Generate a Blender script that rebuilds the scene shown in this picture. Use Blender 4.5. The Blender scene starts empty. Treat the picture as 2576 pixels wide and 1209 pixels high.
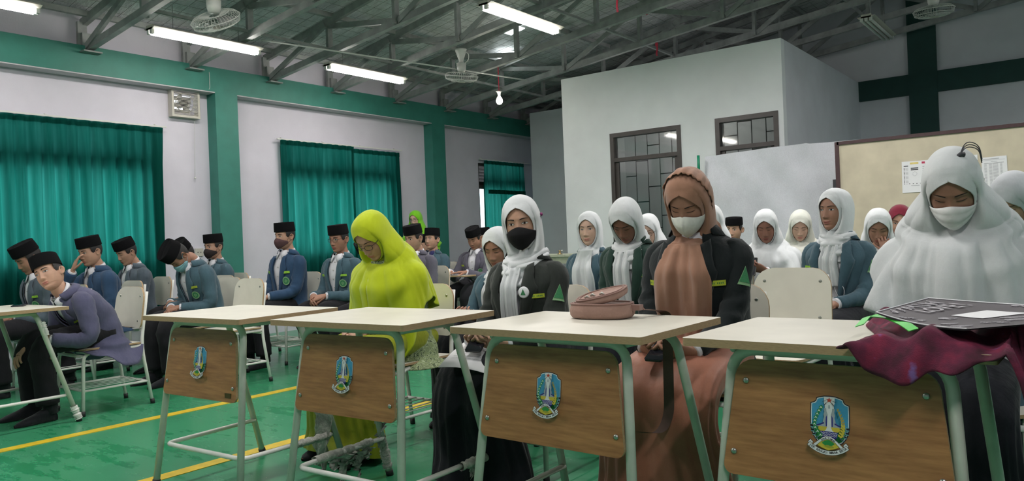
import bpy, bmesh, math, random
import numpy as np
from mathutils import Vector, Matrix

random.seed(7)
rng = np.random.default_rng(11)
SC = bpy.context.scene
COL = SC.collection
PI = math.pi

# ------------------------------------------------------------------ camera
cam_d = bpy.data.cameras.new('camera')
cam = bpy.data.objects.new('camera', cam_d)
COL.objects.link(cam)
cam_d.sensor_width = 36.0
cam_d.lens = 36.0 * 1915.0 / 2576.0
cam_d.clip_start = 0.05
_yaw, _pitch, _roll = 0.652089663, -0.000571, -0.0392932
_F = Vector((-math.sin(_yaw) * math.cos(_pitch), math.cos(_yaw) * math.cos(_pitch), math.sin(_pitch)))
_R0 = Vector((math.cos(_yaw), math.sin(_yaw), 0))
_U0 = _R0.cross(_F)
_R = _R0 * math.cos(_roll) + _U0 * math.sin(_roll)
_U = _U0 * math.cos(_roll) - _R0 * math.sin(_roll)
cam.matrix_world = Matrix(((_R.x, _U.x, -_F.x, 0), (_R.y, _U.y, -_F.y, 0), (_R.z, _U.z, -_F.z, 1.06), (0, 0, 0, 1)))
SC.camera = cam

# ------------------------------------------------------------------ world, exposure
SC.view_settings.view_transform = 'Standard'
SC.view_settings.look = 'None'
SC.view_settings.gamma = 1.0
SC.view_settings.use_curve_mapping = False
SC.view_settings.exposure = -0.16
W = bpy.data.worlds.new('world')
SC.world = W
W.use_nodes = True
W.node_tree.nodes['Background'].inputs[0].default_value = (0.86, 0.93, 1.0, 1)
W.node_tree.nodes['Background'].inputs[1].default_value = 4.6
LAMP_POWER = 40.0

# ------------------------------------------------------------------ helpers
def sm(x, a=0.0, b=1.0):
    t = np.clip((np.asarray(x, float) - a) / (b - a), 0, 1)
    return t * t * (3 - 2 * t)

def gauss(x, c, s):
    return np.exp(-((x - c) / s) ** 2 * 0.5)

def tag(o, label=None, cat=None, group=None, kind=None):
    if label: o['label'] = label
    if cat: o['category'] = cat
    if group: o['group'] = group
    if kind: o['kind'] = kind
    return o

def empty(name, loc=(0, 0, 0), rz=0.0, label=None, cat=None, group=None):
    o = bpy.data.objects.new(name, None)
    o.empty_display_size = 0.1
    COL.objects.link(o)
    o.location = loc
    o.rotation_euler = (0, 0, rz)
    tag(o, label, cat, group)
    return o

def mesh_data(name, V, F, mats, smooth=False, fm=None):
    me = bpy.data.meshes.new(name)
    V = np.asarray(V, float)
    if isinstance(F, np.ndarray): F = F.tolist()
    me.from_pydata(V.tolist(), [], F)
    if not isinstance(mats, (list, tuple)): mats = [mats]
    for m in mats: me.materials.append(m)
    if fm is not None:
        me.polygons.foreach_set('material_index', np.asarray(fm, dtype=np.int32))
    if smooth is True:
        me.polygons.foreach_set('use_smooth', np.ones(len(me.polygons), dtype=bool))
    me.update()
    return me

def link(name, me, parent=None, loc=None, rot=None, **kw):
    o = bpy.data.objects.new(name, me)
    COL.objects.link(o)
    if parent is not None: o.parent = parent
    if loc is not None: o.location = loc
    if rot is not None: o.rotation_euler = rot
    tag(o, **kw)
    return o

def obj(name, V, F, mats, parent=None, smooth=False, fm=None, **kw):
    return link(name, mesh_data(name, V, F, mats, smooth, fm), parent, **kw)

def gridF(nr, nc, closed=False, flip=False):
    cc = nc if closed else nc - 1
    i, j = np.meshgrid(np.arange(nr - 1), np.arange(cc), indexing='ij')
    j2 = (j + 1) % nc
    a = i * nc + j; b = i * nc + j2; c = (i + 1) * nc + j2; d = (i + 1) * nc + j
    f = np.stack([a, b, c, d], -1).reshape(-1, 4)
    return f[:, ::-1] if flip else f

class MB:
    """collects pieces into one mesh"""
    def __init__(s): s.V = []; s.F = []; s.M = []; s.n = 0
    def add(s, V, F, m=0):
        V = np.asarray(V, float).reshape(-1, 3)
        if isinstance(F, np.ndarray): F = F.tolist()
        s.V.append(V); n = s.n
        s.F += [[k + n for k in f] for f in F]
        if isinstance(m, (list, np.ndarray)): s.M += list(m)
        else: s.M += [m] * len(F)
        s.n += len(V)
        return s
    def box(s, lo, hi, m=0):
        x0, y0, z0 = lo; x1, y1, z1 = hi
        V = [(x0,y0,z0),(x1,y0,z0),(x1,y1,z0),(x0,y1,z0),(x0,y0,z1),(x1,y0,z1),(x1,y1,z1),(x0,y1,z1)]
        F = [(0,3,2,1),(4,5,6,7),(0,1,5,4),(1,2,6,5),(2,3,7,6),(3,0,4,7)]
        return s.add(V, F, m)
    def bar(s, a, b, w, h, m=0, up=(0, 0, 1)):
        a = np.array(a, float); b = np.array(b, float); d = b - a; d /= np.linalg.norm(d)
        up = np.array(up, float); r = np.cross(d, up)
        if np.linalg.norm(r) < 1e-4: r = np.array([1.0, 0, 0])
        r /= np.linalg.norm(r); u = np.cross(r, d)
        V = [p + r * sx * w / 2 + u * sz * h / 2 for p in (a, b) for sx, sz in ((-1,-1),(1,-1),(1,1),(-1,1))]
        F = [(0,1,2,3),(7,6,5,4),(0,4,5,1),(1,5,6,2),(2,6,7,3),(3,7,4,0)]
        return s.add(V, F, m)
    def tube(s, pts, r, seg=10, fil=0.0, m=0, cap=True, n=4):
        V, F = tube(pts, r, seg, fil, cap, n)
        return s.add(V, F, m)
    def grid(s, P, closed=False, m=0, flip=False):
        nr, nc = P.shape[:2]
        return s.add(P.reshape(-1, 3), gridF(nr, nc, closed, flip), m)
    def disc(s, c, nrm, r, seg=14, h=0.003, m=0):
        c = np.array(c, float); nrm = np.array(nrm, float); nrm /= np.linalg.norm(nrm)
        return s.tube([c, c + nrm * h], r, seg, m=m)
    def out(s, name, mats, parent=None, smooth=False, **kw):
        return obj(name, np.concatenate(s.V), s.F, mats, parent, smooth, s.M, **kw)

def fillet(pts, fil, n=4):
    pts = [np.array(p, float) for p in pts]
    if fil <= 0 or len(pts) < 3: return pts
    out = [pts[0]]
    for i in range(1, len(pts) - 1):
        p = pts[i]; a = pts[i-1] - p; b = pts[i+1] - p
        la = np.linalg.norm(a); lb = np.linalg.norm(b)
        t = min(fil, la * .49, lb * .49)
        A = p + a / la * t; B = p + b / lb * t
        for k in range(n + 1):
            u = k / n
            out.append((1-u)**2 * A + 2*u*(1-u) * p + u*u * B)
    out.append(pts[-1])
    return out

def frames(pts):
    pts = np.array(pts, float)
    T = np.gradient(pts, axis=0)
    T /= np.linalg.norm(T, axis=1)[:, None] + 1e-12
    ref = np.array([0, 0, 1.0]) if abs(T[0][2]) < .9 else np.array([1.0, 0, 0])
    N = [np.cross(T[0], ref)]; N[0] /= np.linalg.norm(N[0])
    for i in range(1, len(pts)):
        v = N[-1] - T[i] * (N[-1] @ T[i]); v /= np.linalg.norm(v) + 1e-12
        N.append(v)
    N = np.array(N); B = np.cross(T, N)
    return pts, T, N, B

def tube(pts, r, seg=10, fil=0.0, cap=True, n=4):
    pts = fillet(pts, fil, n)
    pts, T, N, B = frames(pts)
    r = np.broadcast_to(np.asarray(r, float), (len(pts),)) if np.ndim(r) == 0 or len(np.atleast_1d(r)) == len(pts) else np.interp(np.linspace(0, 1, len(pts)), np.linspace(0, 1, len(r)), r)
    a = np.linspace(0, 2 * PI, seg, endpoint=False)
    P = pts[:, None] + r[:, None, None] * (np.cos(a)[None, :, None] * N[:, None] + np.sin(a)[None, :, None] * B[:, None])
    F = gridF(len(pts), seg, True).tolist()
    if cap:
        F.append(list(range(seg))[::-1]); F.append([(len(pts)-1)*seg + k for k in range(seg)])
    return P.reshape(-1, 3), F

# ------------------------------------------------------------------ materials
def nm(name):
    m = bpy.data.materials.new(name); m.use_nodes = True
    return m, m.node_tree, m.node_tree.nodes['Principled BSDF']

def coords(nt, scale=(1, 1, 1), kind='Object'):
    tc = nt.nodes.new('ShaderNodeTexCoord'); mp = nt.nodes.new('ShaderNodeMapping')
    mp.inputs['Scale'].default_value = scale
    nt.links.new(tc.outputs[kind], mp.inputs[0])
    return mp.outputs[0]

def noise(nt, vec, scale, detail=3, rough=.55):
    n = nt.nodes.new('ShaderNodeTexNoise')
    n.inputs['Scale'].default_value = scale; n.inputs['Detail'].default_value = detail
    n.inputs['Roughness'].default_value = rough
    nt.links.new(vec, n.inputs['Vector'])
    return n.outputs['Fac']

def ramp(nt, fac, stops):
    r = nt.nodes.new('ShaderNodeValToRGB')
    e = r.color_ramp.elements
    while len(e) < len(stops): e.new(0.5)
    for k, (p, c) in enumerate(stops):
        e[k].position = p; e[k].color = (*c, 1) if len(c) == 3 else c
    nt.links.new(fac, r.inputs[0])
    return r.outputs[0]

def bump(nt, bs, h, strength=.3, dist=.01):
    b = nt.nodes.new('ShaderNodeBump')
    b.inputs['Strength'].default_value = strength; b.inputs['Distance'].default_value = dist
    nt.links.new(h, b.inputs['Height']); nt.links.new(b.outputs[0], bs.inputs['Normal'])

def mat(name, col, rough=.6, var=.12, nscale=30, bstr=0.0, bscale=None, bdist=.003, metal=0.0, spec=.5, sheen=0.0, stretch=(1, 1, 1), emit=0.0):
    m, nt, bs = nm(name)
    v = coords(nt, stretch)
    c = np.array(col, float)
    n = noise(nt, v, nscale)
    nt.links.new(ramp(nt, n, [(.3, tuple(c * (1 - var))), (.7, tuple(np.minimum(c * (1 + var), 1)))]), bs.inputs['Base Color'])
    bs.inputs['Roughness'].default_value = rough
    bs.inputs['Metallic'].default_value = metal
    bs.inputs['Specular IOR Level'].default_value = spec
    if sheen:
        bs.inputs['Sheen Weight'].default_value = sheen
        bs.inputs['Sheen Roughness'].default_value = .5
    if bstr:
        bump(nt, bs, noise(nt, v, bscale or nscale * 3, 4), bstr, bdist)
    if emit:
        bs.inputs['Emission Color'].default_value = (*col, 1); bs.inputs['Emission Strength'].default_value = emit
    return m

def fabric(name, col, rough=.9, var=.14, weave=900, bstr=.35, sheen=.15, big=9):
    """woven cloth: soft colour drift plus a fine weave"""
    m, nt, bs = nm(name)
    v = coords(nt)
    c = np.array(col, float)
    n1 = noise(nt, v, big, 3); n2 = noise(nt, v, weave / 3, 2)
    mx = nt.nodes.new('ShaderNodeMath'); mx.operation = 'MULTIPLY_ADD'
    nt.links.new(n2, mx.inputs[0]); mx.inputs[1].default_value = .5
    nt.links.new(n1, mx.inputs[2])
    nt.links.new(ramp(nt, mx.outputs[0], [(.5, tuple(c * (1 - var))), (1.0, tuple(np.minimum(c * (1 + var), 1)))]), bs.inputs['Base Color'])
    bs.inputs['Roughness'].default_value = rough
    bs.inputs['Specular IOR Level'].default_value = .25
    bs.inputs['Sheen Weight'].default_value = sheen
    ad = nt.nodes.new('ShaderNodeMath'); ad.operation = 'MULTIPLY_ADD'
    nt.links.new(noise(nt, v, weave / 2, 2), ad.inputs[0]); ad.inputs[1].default_value = .05
    v2 = coords(nt, (1.0, 1.0, .45)); nt.links.new(noise(nt, v2, 16, 3, .5), ad.inputs[2])
    bump(nt, bs, ad.outputs[0], bstr, .030)
    return m

M = {}
M['wall'] = mat('white_plaster', (.62, .60, .675), .75, .04, 3, .25, 60, .004)
M['wall_shade'] = mat('grey_white_plaster', (.62, .64, .68), .8, .06, 2.2, .25, 50, .004)
M['box_wall'] = mat('partition_plaster', (.74, .77, .78), .75, .05, 2, .2, 60, .004)
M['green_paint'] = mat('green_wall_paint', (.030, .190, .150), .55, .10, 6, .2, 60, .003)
M['soffit'] = mat('beam_underside', (.5, .5, .53), .8, .05, 5)
M['steel'] = mat('galvanised_steel', (.27, .285, .28), .5, .25, 7, .1, 60, .002, metal=.0)
M['white_tube'] = mat('white_powder_coat', (.72, .72, .68), .35, .08, 12, .08, 80, .001)
M['green_tube'] = mat('pale_green_powder_coat', (.58, .60, .53), .35, .10, 9, .08, 80, .001)
M['black_rubber'] = mat('black_rubber', (.012, .012, .013), .6, .1)
M['cream'] = mat('cream_laminate', (.70, .67, .58), .38, .05, 6)
M['ply'] = mat('plywood_edge', (.40, .27, .15), .6, .22, 60, .2, 90, .001, stretch=(1, 1, 14))
M['screw'] = mat('steel_screw', (.45, .45, .42), .3, .1, 40, metal=.9)
M['dark_frame'] = mat('dark_bronze_aluminium', (.055, .046, .042), .4, .15, 10)
M['yellow_line'] = mat('yellow_floor_paint', (.70, .50, .03), .35, .14, 14)
M['plastic'] = mat('ivory_plastic', (.50, .48, .42), .45, .06, 10)
M['plastic_white'] = mat('white_plastic', (.62, .63, .60), .4, .05, 10)
M['dark_plastic'] = mat('dark_plastic', (.03, .03, .035), .35, .1, 10)
M['blade'] = mat('grey_fan_blade', (.32, .33, .32), .4, .05, 10)
M['paper'] = mat('white_paper', (.80, .80, .82), .8, .02, 10)
M['ink'] = mat('dark_ink', (.05, .05, .06), .7, .05, 10)
M['grey_ink'] = mat('grey_ink', (.45, .45, .48), .7, .05, 10)
M['red_ribbon'] = mat('red_ribbon', (.55, .03, .07), .6, .1, 10)
M['cloth_white'] = fabric('white_backdrop_cloth', (.62, .63, .68), weave=300, bstr=.2, big=2)
M['tape'] = mat('worn_wrapping', (.50, .49, .45), .85, .30, 45, .9, 90, .006)

def floor_mat():
    m, nt, bs = nm('green_epoxy_floor')
    v = coords(nt)
    v2 = coords(nt, (1.2, 4, 1))
    n1 = noise(nt, v, .9, 5, .6); n2 = noise(nt, v2, 2.2, 5, .65); n3 = noise(nt, v, 6, 5, .7)
    a = nt.nodes.new('ShaderNodeMath'); a.operation = 'ADD'
    nt.links.new(n1, a.inputs[0]); nt.links.new(n2, a.inputs[1])
    b = nt.nodes.new('ShaderNodeMath'); b.operation = 'MULTIPLY_ADD'
    nt.links.new(n3, b.inputs[0]); b.inputs[1].default_value = .22; nt.links.new(a.outputs[0], b.inputs[2])
    nt.links.new(ramp(nt, b.outputs[0], [(.5, (.010, .195, .070)), (.9, (.013, .215, .082)), (1.3, (.022, .235, .100)), (1.6, (.045, .27, .13))]), bs.inputs['Base Color'])
    # scale ramp input down to 0..1
    d = nt.nodes.new('ShaderNodeMath'); d.operation = 'MULTIPLY'; d.inputs[1].default_value = .5
    r = [n for n in nt.nodes if n.type == 'VALTORGB'][0]
    for e in r.color_ramp.elements: e.position = e.position * .5
    nt.links.new(b.outputs[0], d.inputs[0]); nt.links.new(d.outputs[0], r.inputs[0])
    rr = nt.nodes.new('ShaderNodeMapRange'); rr.inputs[3].default_value = .16; rr.inputs[4].default_value = .34
    nt.links.new(n2, rr.inputs[0]); nt.links.new(rr.outputs[0], bs.inputs['Roughness'])
    bump(nt, bs, noise(nt, v2, 5, 4), .12, .006)
    return m
M['floor'] = floor_mat()
M['green_paint_dimmed'] = mat('green_wall_paint_dimmed', (.010, .052, .045), .7, .10, 6)  # wall green darkened so its colour carries the dimness of the back end

def foil_mat():
    m, nt, bs = nm('crinkled_foil_insulation')
    v = coords(nt, (1, 3.5, 1))
    n = noise(nt, v, 7, 5, .65)
    nt.links.new(ramp(nt, n, [(.3, (.62, .63, .64)), (.7, (.92, .93, .94))]), bs.inputs['Base Color'])
    bs.inputs['Metallic'].default_value = .25; bs.inputs['Roughness'].default_value = .40
    bump(nt, bs, n, .9, .05)
    return m
M['foil'] = foil_mat()

def wood_mat(name, c1, c2, stretch=(3, 1, 30)):
    m, nt, bs = nm(name)
    v = coords(nt, stretch)
    n = noise(nt, v, 3.0, 6, .6)
    v2 = coords(nt, (.6, 1, 3.2)); n2 = noise(nt, v2, 3, 3)
    a = nt.nodes.new('ShaderNodeMath'); a.operation = 'MULTIPLY_ADD'
    nt.links.new(n2, a.inputs[0]); a.inputs[1].default_value = .9; nt.links.new(n, a.inputs[2])
    h = nt.nodes.new('ShaderNodeMath'); h.operation = 'MULTIPLY'; h.inputs[1].default_value = .5
    nt.links.new(a.outputs[0], h.inputs[0])
    nt.links.new(ramp(nt, h.outputs[0], [(.34, c1), (.6, c2)]), bs.inputs['Base Color'])
    bs.inputs['Roughness'].default_value = .42
    bump(nt, bs, n, .08, .002)
    return m
M['panel_wood'] = wood_mat('teak_veneer', (.22, .092, .034), (.42, .205, .078))

def curtain_mat():
    m, nt, bs = nm('green_sheer_curtain')
    for n in list(nt.nodes):
        if n.type != 'OUTPUT_MATERIAL': nt.nodes.remove(n)
    outn = [n for n in nt.nodes if n.type == 'OUTPUT_MATERIAL'][0]
    tc = nt.nodes.new('ShaderNodeTexCoord'); mp = nt.nodes.new('ShaderNodeMapping'); mp.inputs['Scale'].default_value = (1, 9, .5)
    nt.links.new(tc.outputs['Object'], mp.inputs[0])
    n = noise(nt, mp.outputs[0], 2.5, 3)
    df = nt.nodes.new('ShaderNodeBsdfDiffuse'); tl = nt.nodes.new('ShaderNodeBsdfTranslucent'); mx = nt.nodes.new('ShaderNodeMixShader')
    nt.links.new(ramp(nt, n, [(.3, (.004, .045, .036)), (.7, (.006, .075, .058))]), df.inputs[0])
    nt.links.new(ramp(nt, n, [(.25, (.008, .22, .165)), (.75, (.05, .34, .28))]), tl.inputs[0])
    mx.inputs[0].default_value = .45
    nt.links.new(df.outputs[0], mx.inputs[1]); nt.links.new(tl.outputs[0], mx.inputs[2]); nt.links.new(mx.outputs[0], outn.inputs[0])
    return m
M['curtain'] = curtain_mat()

def glass_mat(name, col, rough, alpha_mix):
    """thin pane: glossy front over a see-through sheet"""
    m, nt, bs = nm(name)
    for n in list(nt.nodes):
        if n.type != 'OUTPUT_MATERIAL': nt.nodes.remove(n)
    outn = [n for n in nt.nodes if n.type == 'OUTPUT_MATERIAL'][0]
    tr = nt.nodes.new('ShaderNodeBsdfTransparent'); tr.inputs[0].default_value = (*col, 1)
    gl = nt.nodes.new('ShaderNodeBsdfGlossy'); gl.inputs['Roughness'].default_value = rough
    mx = nt.nodes.new('ShaderNodeMixShader'); mx.inputs[0].default_value = alpha_mix
    nt.links.new(tr.outputs[0], mx.inputs[1]); nt.links.new(gl.outputs[0], mx.inputs[2]); nt.links.new(mx.outputs[0], outn.inputs[0])
    return m
M['glass'] = glass_mat('window_glass', (.85, .93, .93), .03, .08)
M['dark_glass'] = glass_mat('tinted_door_glass', (.60, .61, .60), .04, .07)

def emis(name, col, s):
    m, nt, bs = nm(name)
    bs.inputs['Base Color'].default_value = (*col, 1)
    bs.inputs['Emission Color'].default_value = (*col, 1); bs.inputs['Emission Strength'].default_value = s
    return m
M['lit_tube'] = emis('lit_fluorescent_tube', (1.0, .95, .90), 40.0)
M['lit_bulb'] = emis('lit_bulb', (1.0, .93, .82), 12.0)
M['foil_glint'] = emis('glowing_foil_glint', (.95, 1.0, 1.0), 3.0)  # emission painted in for foil reflections, not a light source of the hall

# ------------------------------------------------------------------ lamps
def tube_lamp(x, y0, y1, z, label, group, lit=True, n=2, tilt=0.0, pw=1.0):
    e = empty('fluorescent_lamp', (x, (y0 + y1) / 2, z), tilt, label, 'lamp', group)
    L = (y1 - y0) / 2
    b = MB(); b.box((-.055, -L, .012), (.055, L, .055))
    b.add([(-.055,-L,.012),(.055,-L,.012),(.10,-L,.03),(-.10,-L,.03),(-.055,L,.012),(.055,L,.012),(.10,L,.03),(-.10,L,.03)], [(0,1,2,3),(7,6,5,4),(1,5,6,2),(0,3,7,4)])
    b.out('housing', M['plastic'], e)
    for k in range(n):
        px = (k - (n - 1) / 2) * (.052 if n == 2 else .05)
        t = MB(); t.tube([(px, -L + .03, -.014), (px, L - .03, -.014)], .0165, 12)
        t.out('tube', M['lit_tube'] if lit else M['plastic_white'], e, True)
        for s in (-1, 1):
            t = MB(); t.box((px - .017, s * (L - .015) - .015, -.028), (px + .017, s * (L - .015) + .015, .014))
            t.out('lamp_holder', M['plastic_white'], e)
    if lit:
        ld = bpy.data.lights.new('lamp_light', 'AREA'); ld.shape = 'RECTANGLE'; ld.size = .12; ld.size_y = (y1 - y0) * .95
        ld.energy = pw * LAMP_POWER * (y1 - y0) / 1.2; ld.color = (1.0, .965, .955)
        lo = bpy.data.objects.new('lamp_light', ld); COL.objects.link(lo); lo.parent = e; lo.location = (0, 0, -.035)
    t = MB()
    for s in (-.6, .6): t.tube([(0, s * L, .05), (0, s * L, .30)], .004, 6)
    t.out('hanger', M['steel'], e)
    return e
tube_lamp(-7.2, 1.55, 2.8, 3.2, 'lit fluorescent lamp at the upper left corner, cut by the frame', 'lit lamps', pw=.15)
tube_lamp(-7.15, 3.75, 4.96, 3.205, 'lit fluorescent lamp above the exhaust fan, brightest and longest', 'lit lamps', pw=.15)
tube_lamp(-7.05, 5.80, 7.04, 3.165, 'lit fluorescent lamp left of the small orbit fan, above the second curtain', 'lit lamps', pw=.15)
tube_lamp(-4.50, 5.59, 6.83, 3.27, 'lit fluorescent lamp hanging highest, top centre beside the white partition room', 'lit lamps')
tube_lamp(-2.05, 9.72, 10.95, 3.50, 'unlit three-tube lamp hanging beyond the white partition room', None, False, 3)
# the lamps of the same rows that hang outside the frame
for (x, y, p_, w_) in ((-4.5, 2.2, .7, 'above the taller desks of the middle'), (-4.5, -.4, 1.1, 'behind the camera to the left'), (-1.9, 5.2, 1.25, 'high over the middle rows of girls'), (-1.9, 1.4, .75, 'right above the front desks'), (-7.2, -1.2, .35, 'far behind along the left wall'), (.9, 5.0, 1.25, 'high beyond the right edge of the view'), (.9, -.8, 1.3, 'behind the camera to the right'), (.9, 8.6, .5, 'beyond the notice board to the right')):
    tube_lamp(x, y, y + 1.24, 3.42 if x > -3 else 3.35, 'lit fluorescent lamp ' + w_ + ', outside the view', 'lamps outside the view', pw=p_)

# ------------------------------------------------------------------ room shell
XW = -8.3; YR = 12.55; XR = 5.5; YF = -4.5
XB = -8.12   # face of beam and pilasters
b = MB(); b.box((XW - .3, YF, -.1), (XR, YR, 0)); b.out('floor', M['floor'], kind='structure')
for (x, w) in ((-4.865, .085), (-3.55, .085)):
    b = MB(); b.box((x - w / 2, YF, 0.0), (x + w / 2, YR, .003))
    tag(b.out('floor_stripe', M['yellow_line']), 'yellow court line painted on the green floor, ' + ('farther one by the left rows' if x < -4 else 'nearer one under the desks'), 'floor marking')

# window openings in the left wall (y0,y1,z0,z1)
wins = [(1.6, 4.32, .95, 2.40), (6.02, 8.0, .95, 2.40), (10.0, 11.28, .95, 2.40)]
fan_hole = (4.56, 4.86, 2.67, 2.89)
b = MB()
def wall_x(b, x0, x1, y0, y1, z0, z1, holes):
    ys = sorted({y0, y1, *[h[0] for h in holes], *[h[1] for h in holes]})
    zs = sorted({z0, z1, *[h[2] for h in holes], *[h[3] for h in holes]})
    for i in range(len(ys) - 1):
        for j in range(len(zs) - 1):
            cy = (ys[i] + ys[i+1]) / 2; cz = (zs[j] + zs[j+1]) / 2
            if any(h[0] < cy < h[1] and h[2] < cz < h[3] for h in holes): continue
            b.box((x0, ys[i], zs[j]), (x1, ys[i+1], zs[j+1]))
wall_x(b, XW - .15, XW, YF, YR, 0, 4.0, wins + [fan_hole])
b.out('wall_left', M['wall'], kind='structure')
b = MB(); b.box((XW, YF, 2.93), (XB, YR, 3.215))
b.out('trim_1', M['green_paint'], kind='structure')
b = MB(); b.box((XW, YF, 2.918), (XB - .002, YR, 2.929)); b.out('trim_2', M['soffit'], kind='structure')
for k, (y0, y1) in enumerate(((5.02, 5.31), (8.70, 8.99), (1.05, 1.34))):
    b = MB(); b.box((XW, y0, 0), (XB, y1, 2.93)); b.out('trim_%d' % (3 + k), M['green_paint'], kind='structure')
b = MB(); b.box((-8.3, YR, 0), (XR, YR + .15, 5.6)); b.out('wall_back', M['wall_shade'], kind='structure')
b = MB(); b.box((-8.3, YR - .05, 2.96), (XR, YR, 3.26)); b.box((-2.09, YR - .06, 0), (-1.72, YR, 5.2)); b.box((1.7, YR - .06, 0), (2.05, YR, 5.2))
b.out('trim_6', M['green_paint_dimmed'], kind='structure')
b = MB(); b.box((XR, YF, 0), (XR + .15, YR, 5.5)); b.out('wall_right', M['wall'], kind='structure')
b = MB(); b.box((XW, YF - .15, 0), (XR, YF, 5.5)); b.out('wall_front', M['wall'], kind='structure')

# roof: foil sheet above the trusses, slightly crinkled and sagging between the purlins
def roof_z(x): return 3.50 + .17 * (x + 8.3) + .03
nx, ny = 90, 150
X, Y = np.meshgrid(np.linspace(XW - .1, XR + .1, nx), np.linspace(YF - .1, YR + .1, ny), indexing='ij')
Z = roof_z(X) + .06 + .018 * np.sin(Y * 5.7 + np.sin(X * 2.1)) + .012 * rng.standard_normal(X.shape) + .02 * np.sin(X * 8)
b = MB(); b.grid(np.stack([X, Y, Z], -1), flip=True)
b.out('ceiling', M['foil'], smooth=True, kind='structure')
b = MB(); b.box((XW - .3, YF - .2, roof_z(XR) + .2), (XR + .2, YR + .2, roof_z(XR) + .25)); b.out('roof_cover', M['steel'], kind='structure')
# wire mesh under the foil
b = MB()
for y in np.arange(2.0, 12.4, .16):
    a = (-8.2, y, roof_z(-8.2) + .015); c = (-1.0, y, roof_z(-1.0) + .015); b.bar(a, c, .003, .003)
for x in np.arange(-8.2, -1.0, .16):
    b.bar((x, 2.0, roof_z(x) + .018), (x, 12.5, roof_z(x) + .018), .003, .003)
b.out('wire_mesh', M['steel'], bpy.data.objects['ceiling'], kind='stuff', label='fine wire mesh under the silver foil')
# purlins
for k, x in enumerate(np.arange(-8.1, 5.4, 1.17)):
    b = MB(); b.box((x - .025, YF, roof_z(x) - .055), (x + .025, YR, roof_z(x) + .0)); b.out('purlin', M['steel'], kind='structure')
# two glowing patches added for the bright reflections in the crinkled foil
def glint_patch(x0, x1, y0, y1, dz, lab):
    n = 9; e0 = rng.uniform(-.03, .03, n); P = []
    xs = np.linspace(x0, x1, n)
    V = [(x, y0 + e0[i], roof_z(x) + dz) for i, x in enumerate(xs)] + [(x, y1 - e0[::-1][i], roof_z(x) + dz) for i, x in enumerate(xs)]
    V += [(a, c, d + .006) for a, c, d in V]
    F = [(i, i+1, n+i+1, n+i) for i in range(n-1)] + [(3*n+i, 3*n+i+1, 2*n+i+1, 2*n+i) for i in range(n-1)]
    tag(obj('foil_glint_patch', V, F, M['foil_glint']), lab, 'roof gap')

# trusses
def truss(Y, label):
    e = empty('roof_truss', (0, Y, 0), 0, label, 'roof truss', 'steel roof trusses')
    xs = [-8.2 + 1.17 * k for k in range(12)]
    zb = lambda x: 3.19 + .109 * (x + 8.2)
    zt = lambda x: 3.47 + .17 * (x + 8.2)
    b = MB(); b.bar((xs[0], 0, zb(xs[0])), (xs[-1], 0, zb(xs[-1])), .045, .085); b.bar((xs[0], -.03, zb(xs[0]) - .04), (xs[-1], -.03, zb(xs[-1]) - .04), .02, .006); b.out('bottom_chord', M['steel'], e)
    b = MB(); b.bar((xs[0] - .05, 0, zt(xs[0])), (xs[-1], 0, zt(xs[-1])), .045, .085); b.out('top_chord', M['steel'], e)
    for k, x in enumerate(xs):
        b = MB(); b.bar((x, .03 if k % 2 else -.03, zb(x) - (.03 if k else .04)), (x, .03 if k % 2 else -.03, zt(x)), .04, .07 if k else .09, up=(0, 1, 0)); b.out('web_post', M['steel'], e)
        if k < len(xs) - 1:
            b = MB()
            if k % 2 == 0: b.bar((x + .03, -.02, zb(x)), (xs[k+1], -.02, zt(xs[k+1]) - .02), .035, .06)
            else: b.bar((x, .02, zt(x) - .03), (xs[k+1], .02, zb(xs[k+1]) + .02), .035, .06)
            b.out('web_diagonal', M['steel'], e)
    b = MB(); b.box((-8.30, -.09, 3.135), (-8.02, .09, 3.150)); b.box((-8.19, -.05, 3.14), (-8.14, .05, 3.35)); b.out('heel_plate', M['steel'], e)
for k, Y in enumerate((1.50, 2.55, 3.62, 4.75, 5.81, 6.82, 7.97, 9.08, 10.17, 11.25, 12.2)):
    truss(Y, 'grey light steel roof truss, ' + ['nearest overhead outside the view', 'second overhead at the very top edge', 'leftmost heel on the green beam, over the first curtain', 'heel above the exhaust fan', 'heel just right of the first green pilaster', 'heel over the second curtain, left part', 'heel over the second curtain, right part', 'heel at the second green pilaster', 'heel above the third curtain', 'next to last before the back wall', 'last one at the back wall'][k])
for (x0, y0, x1, y1) in ((-7.0, 3.62, -7.0, 12.2), (-4.7, 4.75, -4.7, 12.2), (-2.35, 4.0, -2.35, 12.2)):
    b = MB(); b.bar((x0, y0, 3.16 + .109 * (x0 + 8.2) + .07), (x1, y1, 3.16 + .109 * (x1 + 8.2) + .07), .03, .03)
    tag(b.out('tie_bar', M['steel']), 'long thin tie bar running across the trusses ' + {-7.0: 'nearest the left wall', -4.7: 'in the middle', -2.35: 'over the partition room'}[x0], 'tie bar')
# electric conduit
b = MB(); b.tube([(-7.0, 4.9, 3.30), (-6.2, 7.5, 3.22), (-6.0, 8.3, 3.2)], .009, 8, .1); tag(b.out('cable_conduit', M['plastic_white'], smooth=True), 'thin white conduit running between the lamp and the bulb', 'conduit')
glint_patch(-6.25, -6.0, 8.1, 8.35, -.02, 'glowing patch added as a reflection in the foil roof, just below the highest lamp')
glint_patch(-6.95, -6.62, 8.78, 9.02, -.02, 'glowing patch added as a reflection in the foil roof, between orbit fan and highest lamp')

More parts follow.
